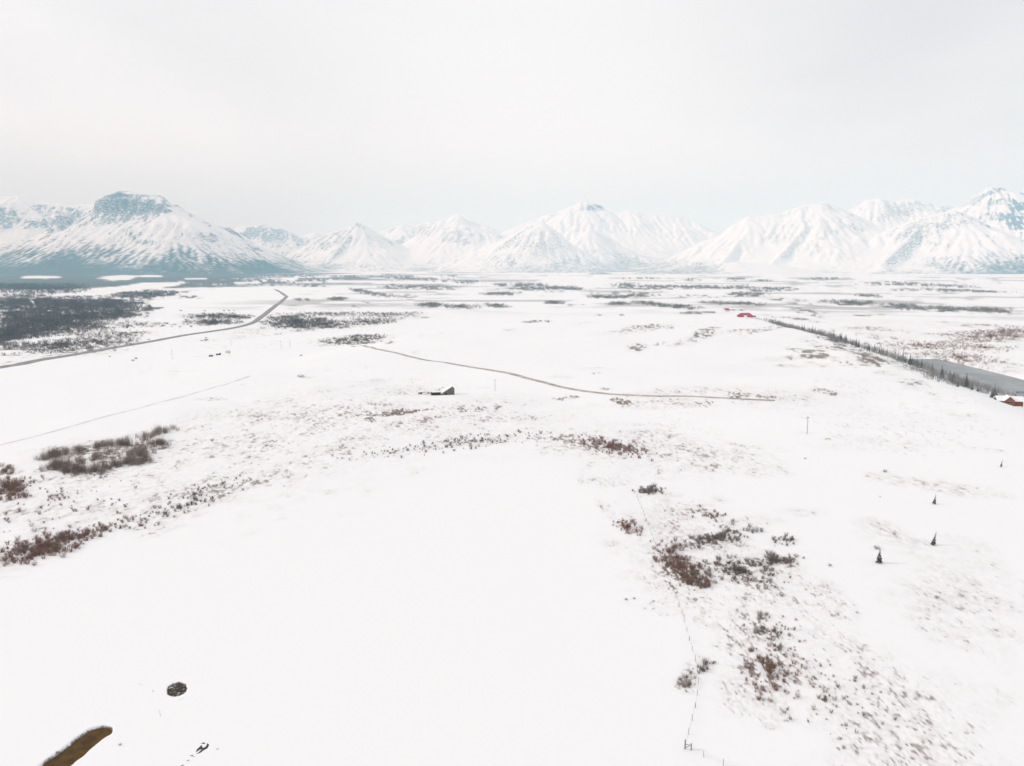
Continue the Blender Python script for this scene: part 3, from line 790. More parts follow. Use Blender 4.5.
HH = HH + env * (1 - env * .55) * 330 * (rg + .03) + 26 * env * rg2


def erode(h, drops=7000, rounds=15, steps=50):
    """rain drops run downhill, cut gullies and leave fans"""
    h = h.copy(); ny, nx = h.shape
    r = np.random.default_rng(5)
    hi = np.argwhere(h > 2.0)
    hf = h.ravel()
    for k in range(rounds):
        pk = hi[r.integers(0, len(hi), drops)]
        x = np.clip(pk[:, 1] + r.uniform(0, 1, drops), 1, nx - 3); y = np.clip(pk[:, 0] + r.uniform(0, 1, drops), 1, ny - 3)
        dx = np.zeros(drops); dy = np.zeros(drops); vel = np.ones(drops); wat = np.ones(drops); sed = np.zeros(drops)
        for s in range(steps):
            ix, iy = x.astype(int), y.astype(int); fx, fy = x - ix, y - iy
            q = iy * nx + ix
            a, b, c, d = hf[q], hf[q + 1], hf[q + nx], hf[q + nx + 1]
            gx = (b - a) * (1 - fy) + (d - c) * fy; gy = (c - a) * (1 - fx) + (d - b) * fx
            h0 = a * (1 - fx) * (1 - fy) + b * fx * (1 - fy) + c * (1 - fx) * fy + d * fx * fy
            dx = dx * .1 - gx * .9; dy = dy * .1 - gy * .9
            l = np.hypot(dx, dy) + 1e-9; dx /= l; dy /= l
            x2 = np.clip(x + dx, 1, nx - 3); y2 = np.clip(y + dy, 1, ny - 3)
            jx, jy = x2.astype(int), y2.astype(int); ex, ey = x2 - jx, y2 - jy
            q2 = jy * nx + jx
            h1 = hf[q2] * (1 - ex) * (1 - ey) + hf[q2 + 1] * ex * (1 - ey) + hf[q2 + nx] * (1 - ex) * ey + hf[q2 + nx + 1] * ex * ey
            dh = h1 - h0
            cap = np.maximum(-dh, .01) * vel * wat * 3
            dep_ = np.where(dh > 0, np.minimum(sed, dh * .5), np.where(sed > cap, (sed - cap) * .2, -np.minimum((cap - sed) * .25, np.maximum(-dh, 0) * .5)))
            sed -= dep_
            wts = np.concatenate([(1 - fx) * (1 - fy), fx * (1 - fy), (1 - fx) * fy, fx * fy]) * np.tile(dep_, 4)
            hf += np.clip(np.bincount(np.concatenate([q, q + 1, q + nx, q + nx + 1]), wts, ny * nx), -.12, .12)
            vel = np.clip(np.sqrt(np.maximum(vel * vel - dh * .4, .01)), .1, 3); wat *= .985
            x, y = x2, y2
    return hf.reshape(ny, nx)


HM = erode(HH / cell) * cell
HM = 0.62 * HM + 0.38 * HH
pxm = MX / MY * FPX + 512
lump = fbm(MX / 260, MY / 260, 181, 3) - .5
HM = HM + (128 + 60 * lump - 26 * sstep(120, 168, pxm)) * sstep(102, 107, pxm + 10 * lump) * (1 - sstep(164, 184, pxm + 14 * lump)) * sstep(868, 892, HM + 90 * lump) * (np.abs(MY - 12200) < 1200)
HM = HM + (62 + 90 * lump) * sstep(572, 580, pxm + 14 * lump) * (1 - sstep(592, 608, pxm + 16 * lump)) * sstep(1200, 1240, HM + 120 * lump) * (np.abs(MY - 17000) < 1400)
gy_, gx_ = np.gradient(HM, cell)
slope = np.degrees(np.arctan(np.hypot(gx_, gy_)))
lap = (np.roll(HM, 1, 0) + np.roll(HM, -1, 0) + np.roll(HM, 1, 1) + np.roll(HM, -1, 1) - 4 * HM)
px_of = MX / MY * FPX + 512
bn = fbm(MX / 500, MY / 500, 171, 4, .6)
bn2 = fbm(MX / 140, MY / 140, 175, 3, .6)
rock = sstep(29, 44, slope + 26 * (bn - .5) + 12 * (bn2 - .5)) * .85 + sstep(2, 14, lap) * 0.0
# horizontal cliff bands
band = sstep(.55, .8, np.sin(HM / 38.0 + 4 * bn) * .5 + .5)
rock = np.maximum(rock, band * sstep(26, 36, slope + 14 * (bn - .5)) * .55)
# the dark cap of the left summit and the small crag of the middle one
capm = sstep(103, 115, px_of + 20 * (bn - .5)) * (1 - sstep(180, 205, px_of + 30 * (bn - .5))) * sstep(925, 980, HM + 150 * (bn - .5)) * (np.abs(MY - 12100) < 1100)
rock = np.maximum(rock, capm * (0.55 + .9 * (bn2 - .4)))
crag = sstep(572, 580, px_of) * (1 - sstep(600, 606, px_of)) * sstep(1180, 1230, HM) * (MY > 15500)
rock = np.maximum(rock, crag * (.5 + 1.0 * (bn2 - .5)))
rock0 = np.maximum(capm * (0.62 + 1.3 * (bn2 - .45)) * (.45 + .55 * sstep(-.5, .1, np.sin(HM / 13.0 + 5 * bn))), crag * (.5 + 1.0 * (bn2 - .5)))
rock = rock * np.interp(px_of, [0, 230, 330, 480, 560, 700, 830, 960, 1024], [.74, .74, .62, .56, .5, .42, .55, .6, 1.0])
rock = np.maximum(rock, rock0)
tl = np.interp(px_of, [-200, 0, 120, 200, 250, 300, 340, 460, 520, 620, 700, 760, 850, 940, 1024, 1200], [400, 400, 350, 300, 300, 240, 120, 80, 240, 280, 240, 10, 110, 190, 210, 210])
fam = np.interp(px_of, [-200, 200, 300, 360, 600, 700, 760, 1024], [1, 1, .95, .6, .55, .55, .3, .85])
gul = np.clip(lap / 6.0, -1, 1)
forest = (1 - sstep(-330, 240, HM - tl + 420 * (bn - .5) + 160 * (bn2 - .5) - 90 * gul)) ** 1.2 * fam * (1 - sstep(36, 46, slope))
keep = HM > -45
mi = np.arange(HM.size).reshape(HM.shape)
kq = keep[:-1, :-1] | keep[1:, :-1] | keep[1:, 1:] | keep[:-1, 1:]
MF = np.stack([mi[:-1, :-1], mi[:-1, 1:], mi[1:, 1:], mi[1:, :-1]], -1)[kq]
used = np.unique(MF); remap = np.full(HM.size, -1); remap[used] = np.arange(len(used))
MV = np.stack([MX.ravel(), MY.ravel(), np.maximum(HM, -90).ravel()], 1)[used]
mtn = big_mesh('mountains', MV, remap[MF], M['mountain'])
attr(mtn, 'rock', np.clip(rock.ravel()[used], 0, 1)); attr(mtn, 'forest', np.clip(forest.ravel()[used], 0, 1))
tag(mtn, 'range of snow covered mountains along the horizon', 'mountains', kind='structure')


# ------------------------------------------------------------------ river, open water
def strip(name, pts, half, mat, lift, nseg=400, skirt=0.0):
    """a band of given half width draped over the ground along a polyline"""
    P = np.array(pts, float)
    L = np.concatenate([[0], np.cumsum(np.hypot(*np.diff(P[:, :2], axis=0).T))])
    s = np.linspace(0, L[-1], nseg)
    # smooth the corners
    x, y = np.interp(s, L, P[:, 0]), np.interp(s, L, P[:, 1])
    hw = np.interp(s, L, half) if np.ndim(half) else np.full(nseg, half)
    for _ in range(int(nseg * .12)):
        x[1:-1] = .5 * x[1:-1] + .25 * (x[:-2] + x[2:]); y[1:-1] = .5 * y[1:-1] + .25 * (y[:-2] + y[2:])
    tx, ty = np.gradient(x), np.gradient(y)
    l = np.hypot(tx, ty); nx_, ny_ = -ty / l, tx / l
    cols = [-1, -.5, 0, .5, 1]
    zc = terrain(x, y)
    for _ in range(4): zc[1:-1] = (zc[:-2] + zc[1:-1] + zc[2:]) / 3
    rows = []
    if skirt: cols = [-1 - skirt] + cols + [1 + skirt]
    for c in cols:
        qx, qy = x + nx_ * hw * c, y + ny_ * hw * c
        z = np.maximum(terrain(qx, qy), zc) + lift
        if abs(c) > 1: z = terrain(qx, qy) - 0.4
        rows.append(np.stack([qx, qy, z], 1))
    A = np.stack(rows, 1)
    idx = np.arange(A.shape[0] * A.shape[1]).reshape(A.shape[:2])
    Fq = np.stack([idx[:-1, :-1], idx[1:, :-1], idx[1:, 1:], idx[:-1, 1:]], -1).reshape(-1, 4)
    return big_mesh(name, A.reshape(-1, 3), Fq[:, ::-1], mat)


ry_ = np.linspace(200, 1900, 120)
rv = np.stack([np.stack([river_mid(ry_) + 46 * c, ry_, np.full(120, -30.4)], 1) for c in (-1, 0, 1)], 1)
idx = np.arange(360).reshape(120, 3)
river = big_mesh('river', rv.reshape(-1, 3), np.stack([idx[:-1, :-1], idx[:-1, 1:], idx[1:, 1:], idx[1:, :-1]], -1).reshape(-1, 4), M['ice'])
tag(river, 'grey frozen river below the bluff at the right', 'river', kind='structure')


def water_sheet(name, pts, mat, z):
    me = MB(); me.add([(x, y, z) for x, y in pts], [tuple(range(len(pts)))])
    return me.build(name, mat)


cz = float(base_z(*CH[3]))
left, right = [], []
for i, (x, y) in enumerate(CH):
    a = CH[max(i - 1, 0)]; b = CH[min(i + 1, len(CH) - 1)]
    tx, ty = b[0] - a[0], b[1] - a[1]; l = math.hypot(tx, ty)
    left.append((x - ty / l * 4.2, y + tx / l * 4.2)); right.append((x + ty / l * 4.2, y - tx / l * 4.2))
ex, ey = CH[-1][0] - CH[-2][0], CH[-1][1] - CH[-2][1]
l = math.hypot(ex, ey)
cap = [(CH[-1][0] + ex / l * 4, CH[-1][1] + ey / l * 4)]
ch_o = water_sheet('pond', right + cap + left[::-1], M['pond'], cz - 0.55)
tag(ch_o, 'narrow brown open water with a rounded end at the lower left', 'pond', kind='structure')
pz = float(base_z(*POND_C))
hole = water_sheet('water_hole', [(POND_C[0] + 4.6 * math.cos(a), POND_C[1] + 5.2 * math.sin(a)) for a in np.linspace(0, 2 * math.pi, 40)[:-1]], M['hole'], pz - 0.2)
tag(hole, 'small round dark water hole flecked with ice', 'water hole', kind='structure')

# ------------------------------------------------------------------ roads
hw_pts = [ground_at(*p)[:2] for p in ((-60, 377), (0, 368), (60, 357), (120, 346.5), (180, 336), (215, 331), (238, 327.5), (254, 322.5), (264, 315), (274, 307), (282, 301))]
hx, hy = hw_pts[-1]
hw_pts += [ground_at(*p)[:2] for p in ((287, 296.5), (281, 292.5), (275, 289.5))]
road = strip('highway', hw_pts, 5.6, M['asphalt'], 0.9, 600, skirt=0.5)
tag(road, 'grey two lane highway crossing the snowy plain', 'highway', kind='structure')
tk = [ground_at(*p)[:2] for p in ((352, 346), (375, 349), (400, 354), (440, 362), (480, 368.5), (520, 376), (550, 384), (575, 390), (605, 394), (640, 396), (690, 396), (735, 399), (775, 400.5))]
track = strip('gravel_track', tk, 2.3, M['gravel'], 0.25, 420, skirt=0.4)
tag(track, 'gravel track winding over the snowy hill', 'track', kind='structure')
ft = [ground_at(*p)[:2] for p in ((-40, 456), (0, 445), (40, 435), (90, 421), (140, 408), (185, 396), (220, 386), (250, 376))]


def rut(off):
    P = np.array(ft); t = np.gradient(P, axis=0); t /= np.hypot(t[:, 0], t[:, 1])[:, None]
    return P + np.stack([-t[:, 1], t[:, 0]], 1) * off


M['rut'] = varied('driven_snow', (0.60, 0.59, 0.59), (0.84, 0.84, 0.85), 0.06)
ftrack = strip('snow_track', ft, 1.2, M['rut'], 0.06, 300)
tag(ftrack, 'faint wheel track across the snow at the left', 'track', kind='structure')


# ------------------------------------------------------------------ plants: meshes shared by the copies
def twig_cloud(rs, height, spread, n, wid, base=0.25, lean=0.5):
    """bare stems fanning out of one foot with side twigs: returns verts, tris"""
    v, f = [], []

    def blade(p, q, w0):
        d = q - p
        s = np.cross(d, rs.normal(size=3)); s /= np.linalg.norm(s) + 1e-9
        k = len(v)
        v.extend([p - s * w0, p + s * w0, q + s * w0 * .25, q - s * w0 * .25]); f.append((k, k + 1, k + 2, k + 3))
    for i in range(n):
        a = rs.uniform(0, 2 * math.pi); r0 = base * spread * math.sqrt(rs.uniform())
        p = np.array([r0 * math.cos(a), r0 * math.sin(a), -0.1 * height])
        le = lean * rs.uniform(.2, 1)
        h = height * rs.uniform(.55, 1.0)
        q = p + np.array([math.cos(a) * spread * le, math.sin(a) * spread * le, h + 0.1 * height])
        blade(p, q, wid)
        for j in range(3):
            t = rs.uniform(.3, .9)
            o = p + (q - p) * t
            e = o + np.array([rs.normal() * spread * .3, rs.normal() * spread * .3, height * rs.uniform(.08, .3)])
            blade(o, e, wid * .6)
    return np.array(v), np.array(f)


def make_shrub_mesh(name, seed, h, s, n, wid, mat):
    v, f = twig_cloud(np.random.default_rng(seed), h, s, n, wid)
    me = bpy.data.meshes.new(name)
    me.from_pydata(v.tolist(), [], f.tolist()); me.materials.append(mat)
    return me


SHRUB = {k: [make_shrub_mesh('shrub', 10 * i + j, hh, ss, nn_, ww, M[mm]) for j in range(4)]
         for i, (k, hh, ss, nn_, ww, mm) in enumerate((('grey', 1.0, 1.0, 26, .018, 'twig'), ('red', 1.05, 1.05, 30, .020, 'twig_red'), ('dark', 1.0, 1.1, 30, .022, 'twig_dark')))}


def merged(name, metas, mat, protos, parent=None):
    """many small plants as one mesh: metas rows x, y, z, scale, rot, proto index"""
    Vs, Fs, o = [], [], 0
    for x, y, z, s, r, k in metas:
        pv, pf = protos[int(k) % len(protos)]
        c, sn = math.cos(r), math.sin(r)
        q = np.empty_like(pv)
        q[:, 0] = (pv[:, 0] * c - pv[:, 1] * sn) * s + x
        q[:, 1] = (pv[:, 0] * sn + pv[:, 1] * c) * s + y
        q[:, 2] = pv[:, 2] * s + z
        Vs.append(q); Fs.append(pf + o); o += len(pv)
    return big_mesh(name, np.vstack(Vs), np.vstack(Fs), mat, smooth=False)


def scatter(patch, count, rs, fall=True):
    c, A = frame_of(*patch)
    out = []
    while len(out) < count:
        r = min(1.25, abs(rs.normal()) * .62 + .0) if rs.uniform() < .5 else math.sqrt(rs.uniform()); a = rs.uniform(0, 2 * math.pi)
        p = c + A @ np.array([r * math.cos(a), r * math.sin(a)])
        out.append((p[0], p[1]))
    return out


def line_pts(pix, n, jit, rs):
    P = np.array([ground_at(*p)[:2] for p in pix])
    L = np.concatenate([[0], np.cumsum(np.hypot(*np.diff(P, axis=0).T))])
    s = rs.uniform(0, L[-1], n)
    return list(zip(np.interp(s, L, P[:, 0]) + rs.normal(size=n) * jit, np.interp(s, L, P[:, 1]) + rs.normal(size=n) * jit))


def zt(x, y): return float(terrain(x, y))


rs = np.random.default_rng(23)
# (zone patch, number, kind, scale range, label, group)
ZONES = [
    ((40, 549, 48, 9, 14), 150, 'red', (1.0, 2.0), 'leafless reddish brown shrub in the thicket at the left edge of the white field', 'reddish shrubs at the left edge'),
    ((105, 529, 38, 6, 14), 36, 'red', (.8, 1.6), 'leafless reddish brown shrub in the thicket at the left edge of the white field', 'reddish shrubs at the left edge'),
    ((12, 490, 18, 9, 8), 46, 'red', (1.4, 2.6), 'tall dark red shrub in the clump cut by the left frame edge', 'dark red shrubs left of the grove'),
    ((5, 472, 8, 5, 0), 10, 'grey', (1.4, 2.4), 'grey leafless shrub above the dark red clump at the left frame edge', 'grey shrubs at the left frame edge'),
    ((680, 566, 28, 11, -35), 80, 'red', (.8, 1.6), 'leafless brown shrub in the densest thicket along the wire fence', 'brown shrubs along the fence'),
    ((628, 527, 14, 6, -20), 36, 'red', (.7, 1.3), 'low rust brown shrub in the small patch above the fence thicket', 'rust brown shrubs above the fence'),
    ((698, 580, 16, 7, -10), 40, 'grey', (.8, 1.5), 'leafless brown shrub in the densest thicket along the wire fence', 'brown shrubs along the fence'),
    ((716, 539, 32, 6, 10), 70, 'dark', (.8, 1.6), 'dark leafless shrub in the curved row right of the fence', 'dark shrubs in the curved row'),
    ((738, 571, 34, 10, -8), 80, 'dark', (.7, 1.4), 'dark grey shrub in the scattered patch right of the fence thicket', 'dark shrubs right of the fence thicket'),
    ((772, 561, 22, 5, 4), 36, 'dark', (.8, 1.5), 'dark grey shrub in the scattered patch right of the fence thicket', 'dark shrubs right of the fence thicket'),
    ((786, 541, 13, 4, 0), 16, 'dark', (.8, 1.4), 'dark shrub in the short row at the right of the curved row', 'dark shrubs in the short row'),
    ((714, 518, 22, 7, -25), 26, 'grey', (.6, 1.2), 'sparse grey shrub on the rise above the curved row', 'grey shrubs on the rise'),
    ((770, 668, 24, 20, -15), 44, 'red', (.7, 1.4), 'small brown shrub in the open patch nearest the drone', 'brown shrubs in the near patch'),
    ((775, 632, 26, 15, -30), 40, 'dark', (.5, 1.1), 'small dark shrub on the slope above the near brown patch', 'small dark shrubs on the slope'),
    ((825, 700, 50, 34, -30), 40, 'grey', (.5, 1.0), 'small grey shrub on the windswept slope at the lower right', 'grey shrubs at the lower right'),
    ((651, 491, 13, 3, 4), 20, 'dark', (1.0, 1.8), 'dark shrub in the short row beside the top of the fence', 'dark shrubs at the fence top'),
    ((612, 447, 30, 7, -12), 60, 'red', (1.0, 2.0), 'reddish shrub at the top right corner of the white field', 'reddish shrubs at the field corner'),
    ((688, 684, 10, 6, 0), 8, 'grey', (.8, 1.2), 'grey shrub standing by the lower stretch of the fence', 'grey shrubs by the lower fence'),
    ((703, 668, 12, 3, 25), 10, 'dark', (.8, 1.3), 'dark shrub beside the bend of the lower fence', 'dark shrubs by the fence bend'),
    ((480, 441, 60, 6, 6), 70, 'dark', (.7, 1.3), 'dark dot of a shrub along the upper rim of the white field', 'shrubs along the rim of the white field'),
    ((410, 450, 60, 4, 7), 36, 'dark', (.7, 1.2), 'dark dot of a shrub along the upper rim of the white field', 'shrubs along the rim of the white field'),
    ((180, 508, 60, 6, 17), 50, 'dark', (.7, 1.3), 'dark dot of a shrub along the left rim of the white field', 'shrubs along the left rim of the white field'),
    ((210, 488, 40, 5, 14), 30, 'dark', (.7, 1.2), 'dark dot of a shrub along the left rim of the white field', 'shrubs along the left rim of the white field'),
    ((60, 500, 70, 22, 8), 60, 'grey', (.7, 1.4), 'small grey shrub on the rough snow below the oval grove', 'grey shrubs below the grove'),
    ((395, 413, 34, 2.2, 5), 16, 'red', (.7, 1.2), 'brown shrub on the rim of the shallow hollow below the ruined barn', 'shrubs round the hollow'),
]
cand = []
for zi, (pt, n, kind, sr, lab, grp) in enumerate(ZONES):
    for x, y in scatter((*pt[:2], pt[2] * 1.2, pt[3] * 1.25, pt[4]), int(n * 1.9), rs):
        s = rs.uniform(*sr) * min(1.5, math.exp(rs.normal() * .45 - .22))
        cand.append((math.hypot(x, y) / s, x, y, s, kind, lab, grp))
cand.sort(key=lambda c: c[0])
for i, (_, x, y, s, kind, lab, grp) in enumerate(cand[:300]):
    me = SHRUB[kind][i % 4]
    o = bpy.data.objects.new('shrub', me); COL.objects.link(o)
    o.location = (x, y, zt(x, y)); o.rotation_euler = (0, 0, rs.uniform(0, 6.28)); o.scale = (s * rs.uniform(.85, 1.2), s * rs.uniform(.85, 1.2), s)
    tag(o, lab, 'shrub', grp)
for kind in ('grey', 'red', 'dark'):
    rest = [c for c in cand[300:] if c[4] == kind]
    if rest:
        pr = [twig_cloud(np.random.default_rng(500 + j), 1.15, 1.0, 20, .04) for j in range(4)]
        o = merged('shrubbery', [(c[1], c[2], zt(c[1], c[2]), c[3], rs.uniform(0, 6.28), j) for j, c in enumerate(rest)], SHRUB[kind][0].materials[0], pr)
        tag(o, {'grey': 'small grey leafless shrubs scattered over the snow', 'red': 'reddish leafless shrubs farther off on the snow', 'dark': 'dark leafless shrubs farther off on the snow'}[kind], 'shrubbery', kind='stuff')


# bare trees of the oval grove
def bare_tree_mesh(seed, h):
    r = np.random.default_rng(seed)
    v, f = [], []
    for k in range(6):
        a = r.uniform(0, 6.28); q = r.uniform(0, 1.6)
        tv, tf = twig_cloud(r, h * r.uniform(.6, 1), h * .24, 8, .03, .5, .6)
        tv = tv + np.array([math.cos(a) * q, math.sin(a) * q, 0])
        f.append(tf + sum(len(t) for t in v)); v.append(tv)
    me = bpy.data.meshes.new('bare_tree'); me.from_pydata(np.vstack(v).tolist(), [], np.vstack(f).tolist()); me.materials.append(M['twig'])
    return me


BT = [bare_tree_mesh(800 + j, 4.6) for j in range(5)]
BTR = [m.copy() for m in BT]
M['twig_brown'] = varied('bare_brown_twigs', (0.15, 0.108, 0.088), (0.27, 0.20, 0.165), 0.8)
for m in BTR: m.materials[0] = M['twig_brown']
GROVE = [((95, 447), (60, 457), (40, 459)), ]
gp = []
gp += [(p, 0) for p in line_pts(((38, 460), (60, 456), (85, 450), (110, 446), (135, 445)), 70, 2.5, rs)]
gp += [(p, 1) for p in line_pts(((55, 466), (70, 471), (90, 473), (112, 470)), 60, 2.5, rs)]
gp += [(p, 0) for p in scatter((140, 456, 12, 9, 0), 40, rs)]
gp += [(p, 1) for p in line_pts(((112, 468), (128, 463), (148, 462)), 24, 2.5, rs)]
gp += [(p, 0) for p in line_pts(((132, 440), (148, 438), (165, 432), (175, 430)), 26, 2.5, rs)]
gp += [(p, 1) for p in scatter((160, 445, 10, 4, 0), 14, rs)]
gp += [(p, 0) for p in scatter((95, 460, 45, 9, 8), 26, rs)]
for i, ((x, y), k) in enumerate(gp):
    o = bpy.data.objects.new('bare_tree', (BTR if k else BT)[i % 5]); COL.objects.link(o)
    s = rs.uniform(.7, 1.3)
    o.location = (x, y, zt(x, y)); o.rotation_euler = (0, 0, rs.uniform(0, 6.28)); o.scale = (s * 1.35, s * 1.35, s * rs.uniform(.85, 1.15))
    tag(o, 'bare brown stemmed tree on the near side of the oval grove' if k else 'bare grey brown tree in the oval grove at the left', 'tree', 'near side trees of the oval grove' if k else 'trees of the oval grove')
# the pale round tree by the sheds
pb = bare_tree_mesh(900, 5.0)
pbm = varied('pale_twigs', (0.26, 0.21, 0.195), (0.38, 0.32, 0.30), 1.0)
pb.materials[0] = pbm


# ------------------------------------------------------------------ spruces
def spruce_parts(seed, h, whorls=13, nb=9):
    r = np.random.default_rng(seed)
    v, f = [], []
    for i in range(whorls):
        t = i / (whorls - 1)
        z = h * (.1 + .88 * t)
        R0 = h * .21 * (1 - t) ** .85 + h * .012
        for j in range(nb):
            if r.uniform() < .12: continue
            a = 2 * math.pi * (j + r.uniform(-.4, .4)) / nb + i * .7
            rr = R0 * r.uniform(.6, 1.15)
            d = np.array([math.cos(a), math.sin(a), 0]); s = np.array([-d[1], d[0], 0])
            o = np.array([0, 0, z + h * .03]); e = d * rr + np.array([0, 0, z - rr * r.uniform(.15, .5)])
            m = d * rr * .55 + np.array([0, 0, z + h * .005]); w_ = rr * .33
            k = len(v)
            v += [o, m + s * w_, e, m - s * w_, m - np.array([0, 0, w_ * .9])]
            f += [(k, k + 1, k + 2, k + 3), (k, k + 4, k + 2)]
    v.append(np.array([0, 0, h * 1.0])); v.append(np.array([h * .015, 0, h * .85])); v.append(np.array([-h * .015, h * .01, h * .85]))
    f.append((len(v) - 3, len(v) - 2, len(v) - 1))
    return v, f


def crown_mesh(seed, h, **k):
    v, f = spruce_parts(seed, h, **k)
    me = bpy.data.meshes.new('crown'); me.from_pydata([tuple(p) for p in v], [], f); me.materials.append(M['spruce'])
    return me


def trunk_mesh(h):
    b = MB(); b.tube((0, 0, -.3), (0, 0, h * .9), h * .022, h * .004, 7)
    me = bpy.data.meshes.new('trunk'); me.from_pydata(b.v, [], b.f); me.materials.append(M['bark'])
    return me


TR = trunk_mesh(1.0)
CR = [crown_mesh(40 + j, 1.0) for j in range(4)]


def spruce(x, y, h, label, group=None, parts=True, i=0, lean=0.0, fat=1.0):
    t = empty('spruce_tree', (x, y, zt(x, y)), rs.uniform(0, 6.28))
    t.rotation_euler = (0, lean, 0)
    t.scale = (h * fat, h * fat, h)
    for nm, me in (('trunk', TR), ('crown', CR[i % 4])):
        o = bpy.data.objects.new(nm, me); COL.objects.link(o); o.parent = t
    return tag(t, label, 'spruce tree', group)


for k, (u, v, h, lab) in enumerate(((879, 563, 5.4, 'small dark spruce nearest the drone on the white slope'), (933, 545, 5.2, 'leaning young spruce right of the nearest one'),
                                    (934, 504, 4.4, 'small spruce standing alone above the leaning one'), (1001, 467, 4.0, 'thin spruce near the right frame edge'))):
    x, y, z = ground_at(u, v)
    spruce(x, y, h, lab, i=k, lean=(.0, .16, .12, .1)[k], fat=(1.1, .85, .9, .7)[k])
for u, v, s, kind, lab in ((885, 472, 1.5, 'dark', 'low dark bush on the bare slope above the young spruces'), (937, 598, 1.0, 'dark', 'lone grey bush below the leaning spruce'), (877, 549, 1.5, 'dark', 'small dark bush just above the nearest spruce'),
                           (805, 459, .9, 'dark', 'lone dark shrub on the slope below the utility pole'), (880, 497, .6, 'grey', 'small grey tuft right of centre on the open slope'), (830, 566, .9, 'dark', 'lone dark shrub right of the scattered shrub patch'), (782, 596, 1.2, 'dark', 'dark shrub below the scattered shrub patch'), (857, 613, .7, 'grey', 'small tuft on the lower right slope'),
                           (626, 600, .7, 'dark', 'left one of two tiny dark shrubs on the white field'), (634, 599, .6, 'dark', 'right one of two tiny dark shrubs on the white field'), (212, 441, 1.6, 'dark', 'low dark shrub alone right of the oval grove'), (120, 745, .45, 'dark', 'tiny dark tuft beside the brown open water')):
    x, y, z = ground_at(u, v)
    o = bpy.data.objects.new('shrub', SHRUB[kind][1]); COL.objects.link(o)
    o.location = (x, y, z); o.scale = (s * 1.3, s * 1.3, s); o.rotation_euler = (0, 0, rs.uniform(0, 6.28))
    tag(o, lab, 'shrub')

# trees along the brow of the river bluff: spruces and bare poplars
bl = []
for y in np.sort(rs.uniform(640, 1500, 130)):
    xb = float(np.interp(y, BL_Y, BL_X))
    bl.append((xb + 14 + abs(rs.normal()) * 22, y + rs.normal() * 6))
for i, (x, y) in enumerate(bl):
    if y < 650 or rs.uniform() < .35: continue
    spruce(x, y, rs.uniform(5, 14), 'slender dark spruce among the trees along the river bluff', 'spruces along the river bluff', i=i, fat=.8)
PT = [twig_cloud(np.random.default_rng(950 + j), 8.0, 2.6, 9, .10, .25, .8) for j in range(5)]
PTM = []
for j, (v, f) in enumerate(PT):
    me = bpy.data.meshes.new('bare_poplar'); me.from_pydata(v.tolist(), [], f.tolist()); me.materials.append(M['twig_pale']); PTM.append(me)
for i in range(280):
    y = rs.uniform(650, 1480)
    xb = float(np.interp(y, BL_Y, BL_X))
    x = xb + rs.uniform(-4, 95)
    o = bpy.data.objects.new('bare_poplar', PTM[i % 5]); COL.objects.link(o)
    s = rs.uniform(.5, 1.1)
    o.location = (x, y, zt(x, y)); o.scale = (s, s, s); o.rotation_euler = (0, 0, rs.uniform(0, 6.28))
    tag(o, 'bare grey poplar on the slope between the bluff and the frozen river', 'tree', 'bare poplars on the river bluff')

bw = []
for k in range(3600):
    y = rs.uniform(600, 1560)
    xb = float(np.interp(y, BL_Y, BL_X))
    x = xb + abs(rs.normal()) * np.interp(y, [560, 700, 850, 1000, 1150], [26, 46, 62, 60, 50]) + rs.uniform(-12, 14)
    if abs(x - river_mid(y)) < 24 and y < 1000 and x > xb + 90: continue
    bw.append((x, y, 0, 3 + 7.5 * rs.uniform() ** 2.2, rs.uniform(0, 6.28), k))
CABX, CABY, _ = ground_at(1010, 404)
bw = np.array(bw); bw[:, 2] = terrain(bw[:, 0], bw[:, 1])
BWP = [twig_cloud(np.random.default_rng(970 + j), 1.0, .42, 7, .018, .4, .8) for j in range(5)]
bw = bw[(fbm(bw[:, 0] / 40, bw[:, 1] / 60, 301, 3) > np.where(bw[:, 1] < 900, .42, .47)) & (np.hypot(bw[:, 0] - CABX, bw[:, 1] - CABY) > 42) & (bw[:, 1] > CABY + 14)]
o = merged('bluff_wood', bw, M['twig_pale'], BWP)
tag(o, 'grey leafless wood filling the slope between the bluff and the river', 'wood', kind='stuff')

# dark lone trees and bushes along the highway
for i, (u, v) in enumerate(((181, 311, ), (186, 320), (143, 326), (147, 327), (152, 327), (163, 326), (167, 324), (172, 327), (175, 325), (180, 327), (191, 327), (195, 334), (149, 340), (133, 361), (136, 359), (110, 357), (206, 338), (224, 311), (229, 311), (234, 311), (205, 311), (301, 356))):
    x, y, z = ground_at(u, v)
    o = bpy.data.objects.new('bush', SHRUB['dark'][i % 4]); COL.objects.link(o)
    s = rs.uniform(2.0, 3.6) * (1.5 if v < 330 else .9)
    o.location = (x, y, z); o.scale = (s * 1.3, s, s * .8); o.rotation_euler = (0, 0, 0)
    if v >= 350: tag(o, ['', ][0] or ('dark bush on the snow below the highway' if u < 200 else 'tiny dark bush below the two poles near the highway'), 'bush', 'dark bushes below the highway' if u < 200 else None)
    else: tag(o, 'dark lone bush on the snowy plain beside the highway', 'bush', 'lone bushes beside the highway')

# far thickets and woods that read as masses
LOW = [twig_cloud(np.random.default_rng(700 + j), 1.0, .8, 5, .05, .5, .8) for j in range(4)]


